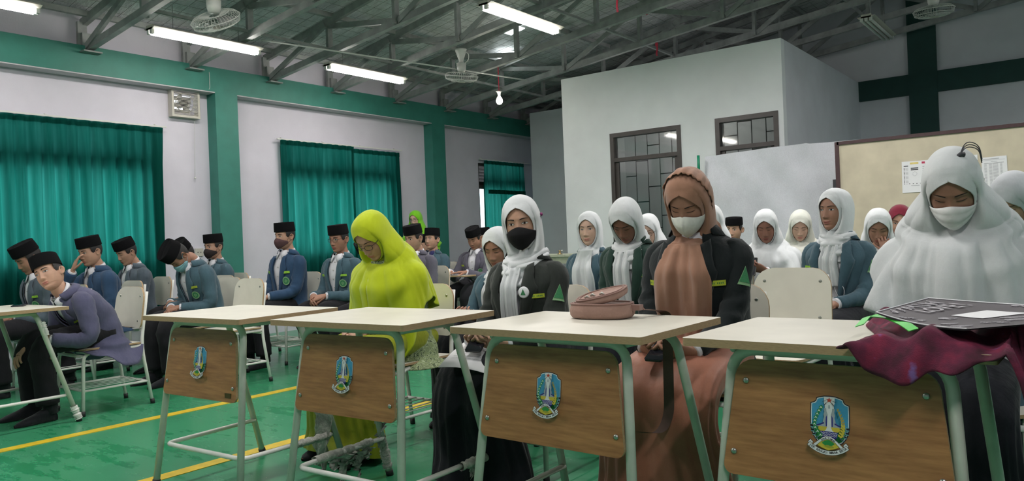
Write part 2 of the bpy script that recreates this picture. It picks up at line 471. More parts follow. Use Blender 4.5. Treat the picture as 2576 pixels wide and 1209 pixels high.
# bulb
e = empty('light_bulb', (-6.22, 7.99, 2.94), 0, 'single lit round bulb hanging from a truss beside the small orbit fan', 'bulb')
b = MB(); pr = [(.0, -.075), (.025, -.068), (.042, -.045), (.045, -.02), (.035, .01), (.018, .035), (.014, .05)]
P = np.array([[(r * math.cos(a), r * math.sin(a), z) for a in np.linspace(0, 2 * PI, 20, endpoint=False)] for r, z in pr]); b.grid(P, True)
b.out('glass_bulb', M['lit_bulb'], e, True)
b = MB(); b.tube([(0, 0, .05), (0, 0, .085), (0, 0, .10)], [.018, .024, .05], 14); b.out('bulb_socket', M['plastic_white'], e, True)
b = MB(); b.tube([(0, 0, .1), (0, 0, .48)], .006, 6); b.out('cord', M['red_ribbon'], e)
ld = bpy.data.lights.new('bulb_light', 'POINT'); ld.energy = 8; ld.shadow_soft_size = .05; ld.color = (1, .9, .78)
lo = bpy.data.objects.new('bulb_light', ld); COL.objects.link(lo); lo.parent = e; lo.location = (0, -.12, -.12)

# red ribbons tied on the trusses
for (x, y, z, h, lab) in ((-4.02, 8.0, 3.66, .06, 'short red ribbon knot at the end of the conduit'), (-3.75, 6.82, 3.62, .30, 'long red ribbon hanging from a truss, left one'), (-3.35, 6.0, 3.75, .10, 'small red ribbon knot on the middle truss'), (-2.95, 6.82, 3.78, .26, 'long red ribbon hanging from a truss, right one'), (-4.4, 9.0, 3.5, .14, 'small red ribbon near the corner of the partition room')):
    b = MB(); n = 7; P = np.array([[(x + s * .011 + .006 * math.sin(k), y + .004 * math.cos(2 * k), z - h * k / (n - 1)) for s in (-1, 1)] for k in range(n)])
    b.grid(P); P2 = P.copy(); P2[..., 1] += .004; b.grid(P2, flip=True)
    b.add([(x-.02,y-.006,z-.01),(x+.02,y-.006,z-.01),(x+.016,y-.006,z+.03),(x-.016,y-.006,z+.03),(x-.02,y+.006,z-.01),(x+.02,y+.006,z-.01),(x+.016,y+.006,z+.03),(x-.016,y+.006,z+.03)], [(0,1,2,3),(7,6,5,4),(0,4,5,1),(2,6,7,3)])
    tag(b.out('red_ribbon', M['red_ribbon']), lab, 'ribbon', 'red ribbons left on the trusses')

# orbit fans
def orbit_fan(loc, tilt, label, r=.21):
    e = empty('orbit_fan', loc, 0, label, 'fan')
    b = MB(); b.tube([(0, 0, .30), (0, 0, .28), (0, 0, .17), (0, 0, .12)], [.075, .07, .032, .030], 18); b.out('ceiling_mount', M['plastic_white'], e, True)
    b = MB(); b.tube([(0, 0, .13), (0, 0, .125), (0, 0, .06), (0, 0, .02)], [.05, .062, .058, .045], 18); b.out('motor', M['plastic_white'], e, True)
    b = MB(); b.tube([(.07, 0, .26), (.13, 0, .22), (.12, 0, .14), (.05, 0, .12)], .006, 6, .03); b.out('cable', M['plastic_white'], e, True)
    R = Matrix.Rotation(tilt[0], 3, 'X') @ Matrix.Rotation(tilt[1], 3, 'Y')
    R = np.array(R)
    cg = MB(); N = 44
    for k in range(N):
        a = 2 * PI * k / N; c, s = math.cos(a), math.sin(a)
        pts = [(.045, .0), (r * .5, .015), (r * .85, .005), (r, -.03), (r * .93, -.075), (r * .6, -.10), (.045, -.105)]
        pts = [np.array([c * q, s * q, z]) @ R.T for q, z in pts]
        cg.tube(fillet(pts, .03, 2), .0014, 4, cap=False)
    for q, z in ((r, -.03), (r * .93, -.075), (r * .6, -.10), (r * .75, -.092), (r * .6, .012)):
        ring = [np.array([math.cos(a) * q, math.sin(a) * q, z]) @ R.T for a in np.linspace(0, 2 * PI, 33)]
        cg.tube(ring, .003, 5, cap=False)
    cg.out('cage', M['plastic_white'], e)
    for k in range(3):
        a0 = 2 * PI * k / 3; n = 8; P = np.zeros((n, 2, 3))
        for i in range(n):
            q = .04 + (r * .86 - .04) * i / (n - 1); w = .30 + .35 * math.sin(PI * i / (n - 1))
            for j, s in enumerate((-1, 1)):
                a = a0 + s * w * .9
                P[i, j] = np.array([math.cos(a) * q, math.sin(a) * q, -.05 + s * .016]) @ R.T
        bb = MB(); bb.grid(P); P2 = P + np.array([0, 0, .003]) ; bb.grid(P2, flip=True); bb.out('blade', M['blade'], e, True)
    b = MB(); c0 = np.array([0, 0, -.10]) @ R.T; nn = np.array([0, 0, -1.0]) @ R.T
    b.tube([c0, c0 + nn * .008, c0 + nn * .012], [.05, .05, .044], 20); b.out('hub_badge', M['plastic'], e)
orbit_fan((-5.92, 3.68, 3.08), (.55, .25), 'orbit fan with wire cage at the top left, behind the brightest lamp')
orbit_fan((-6.2, 7.22, 3.16), (.12, .22), 'small white orbit fan seen from the side between two lit lamps')
orbit_fan((-1.34, 9.68, 3.47), (.10, .0), 'orbit fan at the top right corner in the dark')
# ------------------------------------------------------------------ windows and curtains of the left wall
for k, (y0, y1, z0, z1) in enumerate(wins):
    w = empty('window_%d' % (k + 1), (XW - .06, 0, 0)); w['kind'] = 'structure'
    f = .05
    b = MB()
    b.box((-.03, y0, z0), (.03, y0 + f, z1)); b.box((-.03, y1 - f, z0), (.03, y1, z1))
    b.box((-.03, y0, z0), (.03, y1, z0 + f)); b.box((-.03, y0, z1 - f), (.03, y1, z1)); b.box((-.035, y0, 1.96), (.035, y1, 2.03))
    b.out('window_frame', M['dark_frame'], w)
    nb = max(2, int(round((y1 - y0) / .62))); ys = np.linspace(y0 + f, y1 - f, nb + 1)
    for i in range(nb):
        b = MB(); b.box((-.004, ys[i], z0 + f), (.004, ys[i+1], 1.96)); b.out('window_pane', M['glass'], w)
        if i: b = MB(); b.box((-.025, ys[i] - .02, z0 + f), (.025, ys[i] + .02, 1.96)); b.out('mullion', M['dark_frame'], w)
    b0 = z0
    for j in range(6):
        zz = 2.035 + j * .056
        for i in range(nb):
            b = MB(); b.add([(-.03, ys[i], zz - .006), (.03, ys[i], zz + .050), (.034, ys[i], zz + .046), (-.026, ys[i], zz - .010), (-.03, ys[i+1] - .02, zz - .006), (.03, ys[i+1] - .02, zz + .050), (.034, ys[i+1] - .02, zz + .046), (-.026, ys[i+1] - .02, zz - .010)], [(0,1,5,4),(1,2,6,5),(2,3,7,6),(3,0,4,7),(0,3,2,1),(4,5,6,7)])
            b.out('louvre_slat', M['dark_frame'], w)

def curtain(y0, y1, z0, z1, label, pleat=.12, off=.07):
    n = int((y1 - y0) / .012); m = 24
    ys = np.linspace(y0, y1, n); zs = np.linspace(z1, z0, m)
    ph = ys / pleat * 2 * PI + 1.3 * np.sin(ys * 2.3) + .6 * np.sin(ys * 7.1)
    P = np.zeros((m, n, 3))
    for i, z in enumerate(zs):
        t = i / (m - 1); amp = .012 + .022 * sm(t, 0, .25)
        P[i, :, 0] = XW + off + amp * (np.sin(ph + .5 * t * np.sin(ys * 3)) + .35 * np.sin(2 * ph + 1))
        P[i, :, 1] = ys + .01 * np.sin(ph * .5 + t * 2); P[i, :, 2] = z + (.004 * np.sin(ph) if i == 0 else 0)
    e = empty('curtain', (0, (y0 + y1) / 2, 0), 0, label, 'curtain', None)
    P[..., 1] -= (y0 + y1) / 2
    b = MB(); b.grid(P); b.out('curtain_cloth', M['curtain'], e, True)
    b = MB(); P3 = P[:3].copy(); P3[..., 0] += .006; P3[..., 2] = np.linspace(z1 + .012, z1 - .05, 3)[:, None]; b.grid(P3); b.out('heading_band', M['curtain'], e, True)
    return e
curtain(.95, 2.75, .30, 2.455, 'green sheer curtain at the far left edge of the photo')
curtain(2.74, 4.43, .30, 2.455, 'green sheer curtain with long pleats beside the exhaust fan wall')
curtain(5.98, 7.20, .30, 2.45, 'green sheer curtain, left half over the middle window')
curtain(7.17, 8.08, .30, 2.42, 'green sheer curtain, right half over the middle window')
curtain(10.07, 11.20, .45, 2.43, 'narrow green sheer curtain over the far small window', .10)
for (y0, y1, z, lab) in ((.9, 4.47, 2.478, 'first'), (5.93, 8.13, 2.468, 'second'), (9.95, 11.4, 2.455, 'third')):
    e = empty('curtain_rail', (XW + .07, (y0 + y1) / 2, z), 0, 'thin white curtain rail over the %s curtain from the left' % lab, 'curtain rail')
    b = MB(); b.box((-.008, (y0 - y1) / 2, -.008), (.008, (y1 - y0) / 2, .008)); b.out('rail', M['plastic_white'], e)
    for y in np.linspace((y0 - y1) / 2 + .1, (y1 - y0) / 2 - .1, 4):
        b = MB(); b.bar((-.07, y, .03), (0, y, .0), .012, .008); b.out('rail_hook', M['plastic_white'], e)
e = empty('curtain_tie', (XW + .12, 10.35, 1.90), 0, 'dark green band tied across the narrow far curtain', 'curtain tie')
b = MB(); n = 40; ys = np.linspace(-.25, .80, n)
P = np.array([[(.012 * math.sin(y * 55) + .015, y, s * .035) for y in ys] for s in (-1, 1)]); b.grid(P); b.grid(P + np.array([.006, 0, 0]), flip=True); b.out('band', M['curtain'], e, True)

# exhaust fan
e = empty('exhaust_fan', (XW, 4.71, 2.78), 0, 'ivory square exhaust fan high on the wall, daylight through its slots', 'exhaust fan')
b = MB(); h = .17; q = .145
for (y0, y1, z0, z1) in ((-h, h, q, h), (-h, h, -h, -q), (-h, -q, -q, q), (q, h, -q, q)): b.box((.0, y0, z0), (.085, y1, z1))
b.out('housing', M['plastic'], e)
for k in range(19):
    z = -.135 + k * .015; b = MB(); b.box((.066, -q, z), (.078, q, z + .0045)); b.out('grille_slat', M['plastic'], e)
b = MB(); ring = [(.06, .11 * math.cos(a), .11 * math.sin(a)) for a in np.linspace(0, 2 * PI, 33)]; b.tube(ring, .006, 6, cap=False); b.out('fan_ring', M['plastic'], e, True)
b = MB(); b.tube([(-.05, 0, 0), (.055, 0, 0)], .045, 20); b.out('motor', M['dark_plastic'], e, True)
for k in range(4):
    a0 = k * PI / 2 + .4; P = np.array([[(.02 + s * .016, math.cos(a0 + s * .38) * r_, math.sin(a0 + s * .38) * r_) for s in (-1, 0, 1)] for r_ in (.03, .07, .105)]); b = MB(); b.grid(P); b.grid(P + np.array([.003, 0, 0]), flip=True); b.out('blade', M['blade'], e, True)
for k, (z, tl) in enumerate(((-.10, .03), (-.03, .03), (.05, .03))):
    b = MB(); b.box((-.10, -.148, z), (-.095, .148, z + .05)); b.out('shutter', M['plastic'], e)
b = MB(); b.tube([(XB + .01, 4.95, 3.15), (XB + .012, 4.95, 2.95), (XW + .02, 4.90, 2.92), (XW + .04, 4.82, 2.94)], .004, 6, .03); tag(b.out('fan_cable', M['plastic_white'], smooth=True), 'short pale cable from the green beam into the exhaust fan', 'cable')
b = MB(); b.tube([(XW + .035, 4.835, 2.60), (XW + .02, 4.83, 2.2), (XW + .03, 4.815, 1.93)], .0025, 5); b.disc((XW + .03, 4.815, 1.935), (0, 0, -1), .012, 10, .02); tag(b.out('pull_cord', M['plastic_white'], smooth=True), 'thin pull cord hanging under the exhaust fan', 'cord')
e = empty('wall_socket', (XW, 4.84, 1.06), 0, 'ivory wall socket between the first curtain and the pilaster', 'socket')
b = MB(); b.box((0, -.05, -.045), (.018, .05, .045)); b.out('plate', M['plastic'], e)
for s in (-1, 1): b = MB(); b.disc((.016, .018 * s, 0), (1, 0, 0), .006, 8, .004); b.out('hole', M['dark_plastic'], e)

# ------------------------------------------------------------------ partition rooms
XL, XE, YB, HB = -5.80, -2.78, 8.86, 3.255
d1 = (-5.06, -4.05, 0.0, 2.415); d2 = (-3.60, -2.94 + .10, 0.0, 2.43)
b = MB()
def wall_y(b, y0, y1, x0, x1, z0, z1, holes):
    xs = sorted({x0, x1, *[h[0] for h in holes], *[h[1] for h in holes]})
    zs = sorted({z0, z1, *[h[2] for h in holes], *[h[3] for h in holes]})
    for i in range(len(xs) - 1):
        for j in range(len(zs) - 1):
            cx = (xs[i] + xs[i+1]) / 2; cz = (zs[j] + zs[j+1]) / 2
            if any(h[0] < cx < h[1] and h[2] < cz < h[3] for h in holes): continue
            b.box((xs[i], y0, zs[j]), (xs[i+1], y1, zs[j+1]))
wall_y(b, YB, YB + .12, XL, XE, 0, HB, [d1, d2]); b.out('wall_partition', M['box_wall'], kind='structure')
b = MB(); b.box((XE - .12, YB + .12, 0), (XE, YR, HB)); b.out('wall_partition_right', M['wall_shade'], kind='structure')
b = MB(); b.box((XL, YB + .12, 0), (XL + .12, YR, HB)); b.out('wall_partition_left', M['box_wall'], kind='structure')
b = MB(); b.box((-7.75, 10.8, 0), (XL, 10.92, HB)); b.box((-7.75, 10.92, 0), (-7.63, YR, HB)); b.out('wall_partition_far', M['wall_shade'], kind='structure')
tube_lamp(-4.4, 9.25, 10.1, 3.22, 'unseen lamp added inside the partition room to brighten its door glass', None, pw=.35)  # invented lamp, put in only to lift the dark panes
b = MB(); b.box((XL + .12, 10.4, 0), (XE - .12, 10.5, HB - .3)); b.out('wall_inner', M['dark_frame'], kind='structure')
for k, (x0, x1, z0, z1) in enumerate((d1, d2)):
    d = empty('door_%d' % (k + 1), (0, YB, 0)); d['kind'] = 'structure'
    f = .055
    b = MB(); b.box((x0, -.012, 0), (x0 + f, .10, z1)); b.box((x1 - f, -.012, 0), (x1, .10, z1)); b.box((x0 + f, -.011, z1 - f), (x1 - f, .10, z1)); b.box((x0 + f, -.011, 2.035), (x1 - f, .10, 2.085))
    b.out('door_frame', M['dark_frame'], d)
    b = MB(); b.box((x0 + f, .03, 2.085), (x1 - f, .036, z1 - f)); b.out('transom_pane', M['dark_glass'], d)
    b = MB(); b.box((x0 + f, .03, .16), (x1 - f, .036, 2.035)); b.out('door_pane', M['dark_glass'], d)
    b = MB(); b.box((x0 + f, .02, 0), (x1 - f, .05, .16)); b.box((x0 + f, .02, .16), (x0 + f + .05, .05, 2.035)); b.box((x1 - f - .05, .02, .16), (x1 - f, .05, 2.035)); b.out('door_leaf', M['dark_frame'], d)
# tile-like pattern seen through the first door: staggered panels on the inner wall
x = -6.0 + .3; c = 0
while x < -3.1:
    w = .20; z = .1 + (c % 3) * .22
    while z < 2.85:
        hgt = .62
        b = MB(); b.box((x + .008, 10.385, z + .008), (min(x + w, -3.0) - .008, 10.40, min(z + hgt, 2.9) - .008)); o = b.out('wall_tile', M['box_wall']); o.parent = bpy.data.objects['wall_inner']
        z += hgt
    x += w; c += 1

# white cloth backdrop on a striped pole
n, m = 120, 40
xs = np.linspace(-3.56, 1.9, n); ts = np.linspace(0, 1, m)
P = np.zeros((m, n, 3))
top = 1.945 + .015 * np.cos((xs + 2.4) * 2.6) + np.where(xs < -2.4, .01, 0)
for i, t in enumerate(ts):
    z = top * (1 - t) + .02 * t
    P[i, :, 0] = xs; P[i, :, 2] = z
    P[i, :, 1] = 8.40 + .022 * np.sin(xs * 9 + 3 * t) * sm(t, 0, .3) + .020 * np.sin((xs + t * 1.3) * 5.0 + 1) + .012 * np.sin((xs * 2 - t * 3) * 7) * (1 - t) - .022 * gauss(xs + .35 * t, -2.35, .05) - .018 * gauss(xs - .5 * t, -2.4, .04)
b = MB(); b.grid(P); P2 = P.copy(); P2[..., 1] += .004; b.grid(P2, flip=True)
tag(b.out('backdrop_cloth', M['cloth_white'], smooth=True), 'large white cloth backdrop hung behind the back rows, left of and behind the board', 'backdrop')
e = empty('striped_pole', (-3.59, 8.30, 0), 0, 'green and yellow striped pole holding the left edge of the white backdrop', 'pole')
cg = mat('green_pole_paint', (.01, .25, .13), .5); cy = mat('bamboo_yellow', (.62, .42, .12), .5)
for k, (a, c, mm) in enumerate(((0, 1.28, cg), (1.28, 1.40, cg), (1.40, 1.75, cy), (1.75, 1.95, cg))):
    b = MB(); b.tube([(0, 0, a), (0, 0, c)], .016, 12, m=0); b.out('pole_section', mm, e, True)

# board
e = empty('notice_board', (0, 7.90, 0), 0, 'large cream notice board in a dark frame with printed sheets pinned on it', 'notice board')
bx0, bx1, bz0, bz1 = -1.97, .55, .62, 1.875
bm = mat('aged_cream_board', (.56, .50, .375), .6, .10, 5, .12, 30, .002)
b = MB(); b.box((bx0, -.01, bz0), (bx1, .012, bz1)); b.out('board_panel', bm, e)
fm = mat('dark_brown_frame', (.06, .028, .03), .45)
for (x0, x1, z0, z1) in ((bx0 - .02, bx0 + .018, bz0 - .02, bz1 + .018), (bx1 - .02, bx1 + .02, bz0 - .02, bz1 + .018), (bx0, bx1, bz1 - .012, bz1 + .02), (bx0, bx1, bz0 - .02, bz0 + .02)):
    b = MB(); b.box((x0, -.025, z0), (x1, .022, z1)); b.out('frame_bar', fm, e)
b = MB(); b.box((bx0 - .05, -.02, 1.40), (bx0 - .02, .03, 1.53)); b.out('hinge_bracket', M['dark_plastic'], e)
for x in (bx0 + .1, bx1 - .1):
    b = MB(); b.tube([(x, .05, 0), (x, .03, 1.2)], .018, 10); b.box((x - .025, -.25, 0), (x + .025, .35, .03)); b.out('stand_leg', M['dark_plastic'], e)
def sheet(x0, x1, z0, z1, label, kind, tilt):
    s = empty('printed_sheet', ((x0 + x1) / 2, 7.885, (z0 + z1) / 2), 0, label, 'paper sheet'); s.rotation_euler = (0, tilt, 0)
    w, h = (x1 - x0) / 2, (z1 - z0) / 2
    b = MB(); b.box((-w, 0, -h), (w, .0015, h)); b.out('sheet', M['paper'], s)
    b = MB(); y = -.0008
    def q(a, c, d, f_, m_): b.add([(a * w, y, d * h), (c * w, y, d * h), (c * w, y, f_ * h), (a * w, y, f_ * h)], [(0, 1, 2, 3)], m_)
    if kind == 0:
        q(-.35, .3, .80, .92, 2); q(.55, .8, .80, .93, 3); q(-.85, -.5, .68, .73, 0); q(-.3, .28, .52, .58, 0); q(-.3, .28, .42, .48, 0)
        for k in range(13): q(-.85, -.78, .56 - k * .085, .60 - k * .085, 0); q(-.72, -.5, .565 - k * .085, .59 - k * .085, 1)
        for k in range(9): q(.6, .9, .6 - k * .12, .64 - k * .12, 1)
        for k in range(4): q(-.45 + k * .28, -.38 + k * .28, -.46, -.41, 0)
        q(-.3, .35, -.58, -.54, 1)
        for a in range(12):
            t0 = a * PI / 6; q(.0 + .16 * math.cos(t0) - .02, .0 + .16 * math.cos(t0) + .03, .18 + .13 * math.sin(t0) - .012, .18 + .13 * math.sin(t0) + .015, 1)
    else:
        q(-.85, .4, .86, .90, 1); q(-.85, .85, .80, .815, 1); q(-.25, .25, .70, .73, 1); q(-.8, .75, .62, .635, 0)
        for k in range(20):
            for (a, c) in ((-.8, -.6), (-.42, -.18), (-.12, .3), (.45, .62)): q(a, c, .55 - k * .07, .58 - k * .07, 1)
    b.out('print', [M['ink'], M['grey_ink'], mat('print_yellow', (.75, .6, .2)), mat('print_red', (.5, .04, .1))], s)
sheet(-1.405, -1.19, 1.355, 1.645, 'printed sheet with yellow and red headings pinned at the left of the board', 0, .01)
sheet(-1.00, -.795, 1.37, 1.655, 'plain sheet pinned on the board mostly hidden behind the front white veil', 1, .0)
sheet(-.765, -.575, 1.33, 1.625, 'sheet with a printed table pinned at the right of the board', 1, -.02)

# background table
e = empty('side_table', (-4.75, 7.2, 0), 0, 'pale green table with a small tap-like gadget, far behind the masked girl', 'table')
tm = mat('pale_green_table', (.36, .38, .29), .5)
b = MB(); b.box((-.45, -.25, .855), (.45, .25, .88)); b.out('table_top', tm, e)
b = MB(); b.box((-.43, -.235, .78), (.43, -.22, .855)); b.box((-.43, .22, .78), (.43, .235, .855)); b.out('apron', tm, e)
for sx in (-1, 1):
    for sy in (-1, 1): b = MB(); b.box((sx * .41 - .02, sy * .21 - .02, 0), (sx * .41 + .02, sy * .21 + .02, .78)); b.out('leg', tm, e)
e = empty('brass_gadget', (-4.72, 7.05, .88), 0, 'small brass and steel gadget standing on the far table', 'gadget')
b = MB(); b.tube([(0, 0, 0), (0, 0, .006), (0, 0, .01), (0, 0, .03), (0, 0, .045)], [.03, .03, .014, .012, .016], 12); b.out('base', mat('brass', (.3, .22, .1), .35, metal=.8), e, True)
b = MB(); b.tube([(0, 0, .035), (.04, 0, .042)], .007, 8); b.out('spout', M['screw'], e, True)

# ------------------------------------------------------------------ panels with rounded corners
def panel(hw, z0, z1, r0, r1, th, fn, nu=10, ne=6):
    """rounded plate: hw(z) half width, corner radii r0 (low) r1 (high); fn maps (x,z,side) to xyz"""
    zs = [z0 + r0 * (1 - math.cos(a)) for a in np.linspace(0, PI / 2, ne)] + list(np.linspace(z0 + r0, z1 - r1, 8)[1:-1]) + [z1 - r1 * (1 - math.cos(a)) for a in np.linspace(PI / 2, 0, ne)]
    rows = []
    for z in zs:
        w = hw(z)
        if z < z0 + r0: w = w - r0 + math.sqrt(max(r0 ** 2 - (z0 + r0 - z) ** 2, 0))
        if z > z1 - r1: w = w - r1 + math.sqrt(max(r1 ** 2 - (z - z1 + r1) ** 2, 0))
        rows.append([(u * w, z) for u in np.linspace(-1, 1, nu)])
    nr = len(rows); A = np.array([[fn(x, z, -1) for x, z in r] for r in rows]); B = np.array([[fn(x, z, 1) for x, z in r] for r in rows])
    V = np.concatenate([A.reshape(-1, 3), B.reshape(-1, 3)]); N = nr * nu
    F = gridF(nr, nu).tolist(); FM = [0] * len(F)
    F2 = (gridF(nr, nu, flip=True) + N).tolist(); F += F2; FM += [0] * len(F2)
    per = [j for j in range(nu)] + [i * nu + nu - 1 for i in range(1, nr)] + [(nr - 1) * nu + j for j in range(nu - 2, -1, -1)] + [i * nu for i in range(nr - 2, 0, -1)]
    for a, c in zip(per, per[1:] + per[:1]): F.append([c, a, a + N, c + N]); FM.append(1)
    return V, F, FM

# emblem built as thin layers of flat shapes (millimetres), x to the right seen from the front, face towards -Y
EC = {'black': (.012, .014, .02), 'white': (.75, .77, .78), 'blue': (.06, .33, .55), 'green': (.02, .26, .06), 'yellow': (.62, .50, .05), 'navy': (.03, .03, .24), 'gold': (.42, .32, .06), 'grey': (.38, .43, .46), 'red': (.55, .06, .03), 'olive': (.35, .36, .04), 'cyan': (.18, .42, .50)}
EK = list(EC); EM = [mat('print_' + k, EC[k], .5, .04, 200) for k in EK]
emb = MB(); _lay = [0]
def ep(pts, col):
    _lay[0] += 1; y = -.00016 * _lay[0]
    emb.add([(x / 1000, y, z / 1000) for x, z in pts], [list(range(len(pts)))], EK.index(col))
def mir(pts): return pts + [(-x, z) for x, z in pts[::-1] if abs(x) > 1e-6]
def shield(s, dz=0):
    R = [(0, 74), (15, 73), (30, 69), (35, 67), (37, 60), (42, 55), (51, 52), (52, 30), (52, 0), (52, -8), (49, -24), (43, -38), (34, -50), (20, -58), (0, -62)]
    return mir([(x * s, (z - 5) * (1 - (1 - s) * .8) + 5) for x, z in R])
ep(shield(1.0), 'black'); ep(shield(.955), 'white'); ep(shield(.915), 'blue')
low = mir([(0, -8), (47.5, -8), (46.5, -12), (44.5, -22), (39, -35), (31, -46), (18, -53.5), (0, -57)]); ep(low, 'green')
for s in (-1, 1):      # cog teeth along the lower flanks
    for k, (x, z, a) in enumerate(((46, -10, 0), (44, -21, .25), (39.5, -31, .5), (33, -40, .75), (25, -47.5, 1.0))):
        c, q = math.cos(a), math.sin(a)
        def rt(px, pz): return (s * (x + px * c - pz * q), z - px * q * .3 + pz * c - abs(px) * 0)
        ep([rt(-5, -5), rt(4.5, -5), rt(4.5, 5), rt(-5, 5)], 'cyan'); ep([rt(-2.5, -2.6), rt(4.5, -2.6), rt(4.5, 2.6), rt(-2.5, 2.6)], 'black')
ep(mir([(0, 71), (14, 70), (14, 55), (12, 48), (12, 40), (9, 30), (8, 24), (0, 22)]), 'white')
ep(mir([(0, 40), (14, 40), (13, 30), (15, 22), (13, 12), (17, 2), (26, -4), (36, -9), (36, -11), (0, -11)]), 'grey')
ep(mir([(5, 22), (8, 18), (9, 8), (14, 2), (30, -6), (30, -8.5), (8, -8.5), (7, 0)]) if False else [(6, 22), (9, 16), (9.5, 4), (9, -8), (6, -8)], 'navy'); ep([(-6, 22), (-9, 16), (-9.5, 4), (-9, -8), (-6, -8)], 'navy')
for s in (-1, 1): ep([(s * 14, 3), (s * 22, -1), (s * 34, -6.5), (s * 34, -8.5), (s * 22, -5), (s * 14, -1)], 'navy'); ep([(s * 12, 40), (s * 14.5, 36), (s * 12.5, 30), (s * 15, 24), (s * 13, 18), (s * 15.5, 10), (s * 17, 2), (s * 12, 2)], 'grey')
ep(mir([(0, -9), (6, -9), (5, 4), (4.2, 24), (7, 32), (8.5, 44), (5, 54), (0, 60)]), 'white'); ep(mir([(0, 40), (2.6, 40), (2.2, 48), (0, 50)]), 'grey')
st = []
for k in range(10):
    r = 8.6 if k % 2 == 0 else 3.4; a = PI / 2 + k * PI / 5; st.append((r * math.cos(a), 62 + r * math.sin(a) * .95))
ep(st, 'red')
for s in (-1, 1):
    ep([(s * 9, 60), (s * 18, 57), (s * 18, 58), (s * 9, 61.4)], 'black'); ep([(s * 6, 55), (s * 13, 47), (s * 14, 48), (s * 7.2, 56)], 'black')
ep(mir([(0, -9), (27, -9), (29, -16), (24, -21), (0, -22)]), 'yellow'); ep(mir([(0, -9), (5, -9), (8, -17), (14, -22), (0, -24)]), 'white')
ep(mir([(0, -21), (23, -21), (21, -36), (12, -43), (0, -46)]), 'navy')
for k in range(3):
    zz = -24 - k * 4.2; up = [(x, zz + 1.0 * math.sin(x * .8)) for x in np.linspace(-22 + k, 22 - k, 40)]; ep(up + [(x, z - 1.3) for x, z in up[::-1]], 'white')
for k in range(9):     # cotton branch on the left, rice ear on the right
    t = k / 8; x = -21 - 15 * math.sin(t * 2.6) - 3 * t; z = 42 - 74 * t
    if t > .7: x += (t - .7) * 34
    ep([(x - 6, z), (x - 2, z + 4), (x + 3, z + 6), (x + 6, z), (x + 3, z - 5), (x - 3, z - 4)], 'green'); ep([(x - 4, z - 3), (x, z + 3.4), (x + 4.5, z - 3), (x, z - 1)], 'white')
for k in range(11):
    t = k / 10; x = 24 + 14 * math.sin(t * 2.5) ; z = 38 - 68 * t; w = 2.2 + 3.6 * t
    for s in (-1, 1): ep([(x, z - 4), (x + s * w * 1.3, z + 1), (x + s * w, z + 6), (x, z + 2)], 'gold' if t < .6 else 'yellow')
ep([(24, 40), (30, 30), (27, 28)], 'gold')
ep(mir([(0, -41), (14, -45), (30, -58), (18, -64), (0, -70)]), 'yellow'); ep(mir([(0, -42), (10, -46), (17, -52), (8, -58), (0, -56)]), 'green'); ep([(-14, -60), (-4, -56), (12, -58), (16, -61), (4, -64)], 'olive')
def arcband(cx, cz, r0, r1, a0, a1, n, col, sx=1.0):
    A = [(cx + sx * r1 * math.sin(a), cz + r1 * math.cos(a)) for a in np.linspace(a0, a1, n)]; B = [(cx + sx * r0 * math.sin(a), cz + r0 * math.cos(a)) for a in np.linspace(a1, a0, n)]
    ep(A + B, col)
arcband(0, -60, 18.5, 27.5, -.92, .92, 16, 'black'); arcband(0, -60, 19.2, 26.8, -.90, .90, 16, 'white')
for s in (-1, 1):
    ep([(s * 15, -44), (s * 21, -41), (s * 40, -58), (s * 33, -63)], 'black'); ep([(s * 15.8, -44.6), (s * 20.6, -42.2), (s * 38.8, -58), (s * 33.4, -62)], 'white')
    ep([(s * 38, -52), (s * 46, -44), (s * 54, -53), (s * 44, -62)], 'black'); ep([(s * 39.5, -52.4), (s * 46, -45.6), (s * 52.4, -53), (s * 44, -60.8)], 'white'); ep([(s * 52, -55), (s * 46, -63), (s * 46, -59)], 'red')
arcband(0, -2, 68, 80.5, PI - .76, PI + .76, 26, 'black'); arcband(0, -2, 69, 79.5, PI - .745, PI + .745, 26, 'white')
emblem_me = mesh_data('emblem', np.concatenate(emb.V), emb.F, EM, False, emb.M)

_txt = {}
def glyph(ch, size):
    if ch not in _txt:
        cu = bpy.data.curves.new('letter', 'FONT'); cu.body = ch; cu.size = 1.0; cu.align_x = 'CENTER'; cu.offset = .018; cu.resolution_u = 3
        o = bpy.data.objects.new('letter', cu); COL.objects.link(o)
        bpy.context.view_layer.update()
        me = bpy.data.meshes.new_from_object(o.evaluated_get(bpy.context.evaluated_depsgraph_get()))
        V = np.array([v.co[:] for v in me.vertices]).reshape(-1, 3); F = [list(p.vertices) for p in me.polygons]
        bpy.data.objects.remove(o); bpy.data.curves.remove(cu); bpy.data.meshes.remove(me)
        _txt[ch] = (V, F)
    V, F = _txt[ch]
    return V * size, F
let = MB()
def arctext(s, cz, r, a0, a1, size, flip):
    n = len(s)
    for k, ch in enumerate(s):
        if ch == ' ': continue
        V, F = glyph(ch, size)
        if not len(V): continue
        a = a0 + (a1 - a0) * (k + .5) / n
        x, z = V[:, 0] * 1.12, V[:, 1]
        if flip: rr = -(r - z); X = rr * math.sin(a) + x * math.cos(a); Z = rr * math.cos(a) - x * math.sin(a)   # along the lower ribbon
        else: X = (r + z) * math.sin(a) + x * math.cos(a); Z = (r + z) * math.cos(a) - x * math.sin(a)
        let.add(np.stack([X, np.full(len(X), -.00016 * (_lay[0] + 1)), Z + cz], -1), F)
arctext('JER BASUKI MAWA BEYA', -.002, .0765, .70, -.70, .0088, True)
arctext('JAWA TIMUR', -.060, .0205, -.84, .84, .0062, False)
letters_me = mesh_data('lettering', np.concatenate(let.V), let.F, M['ink'])

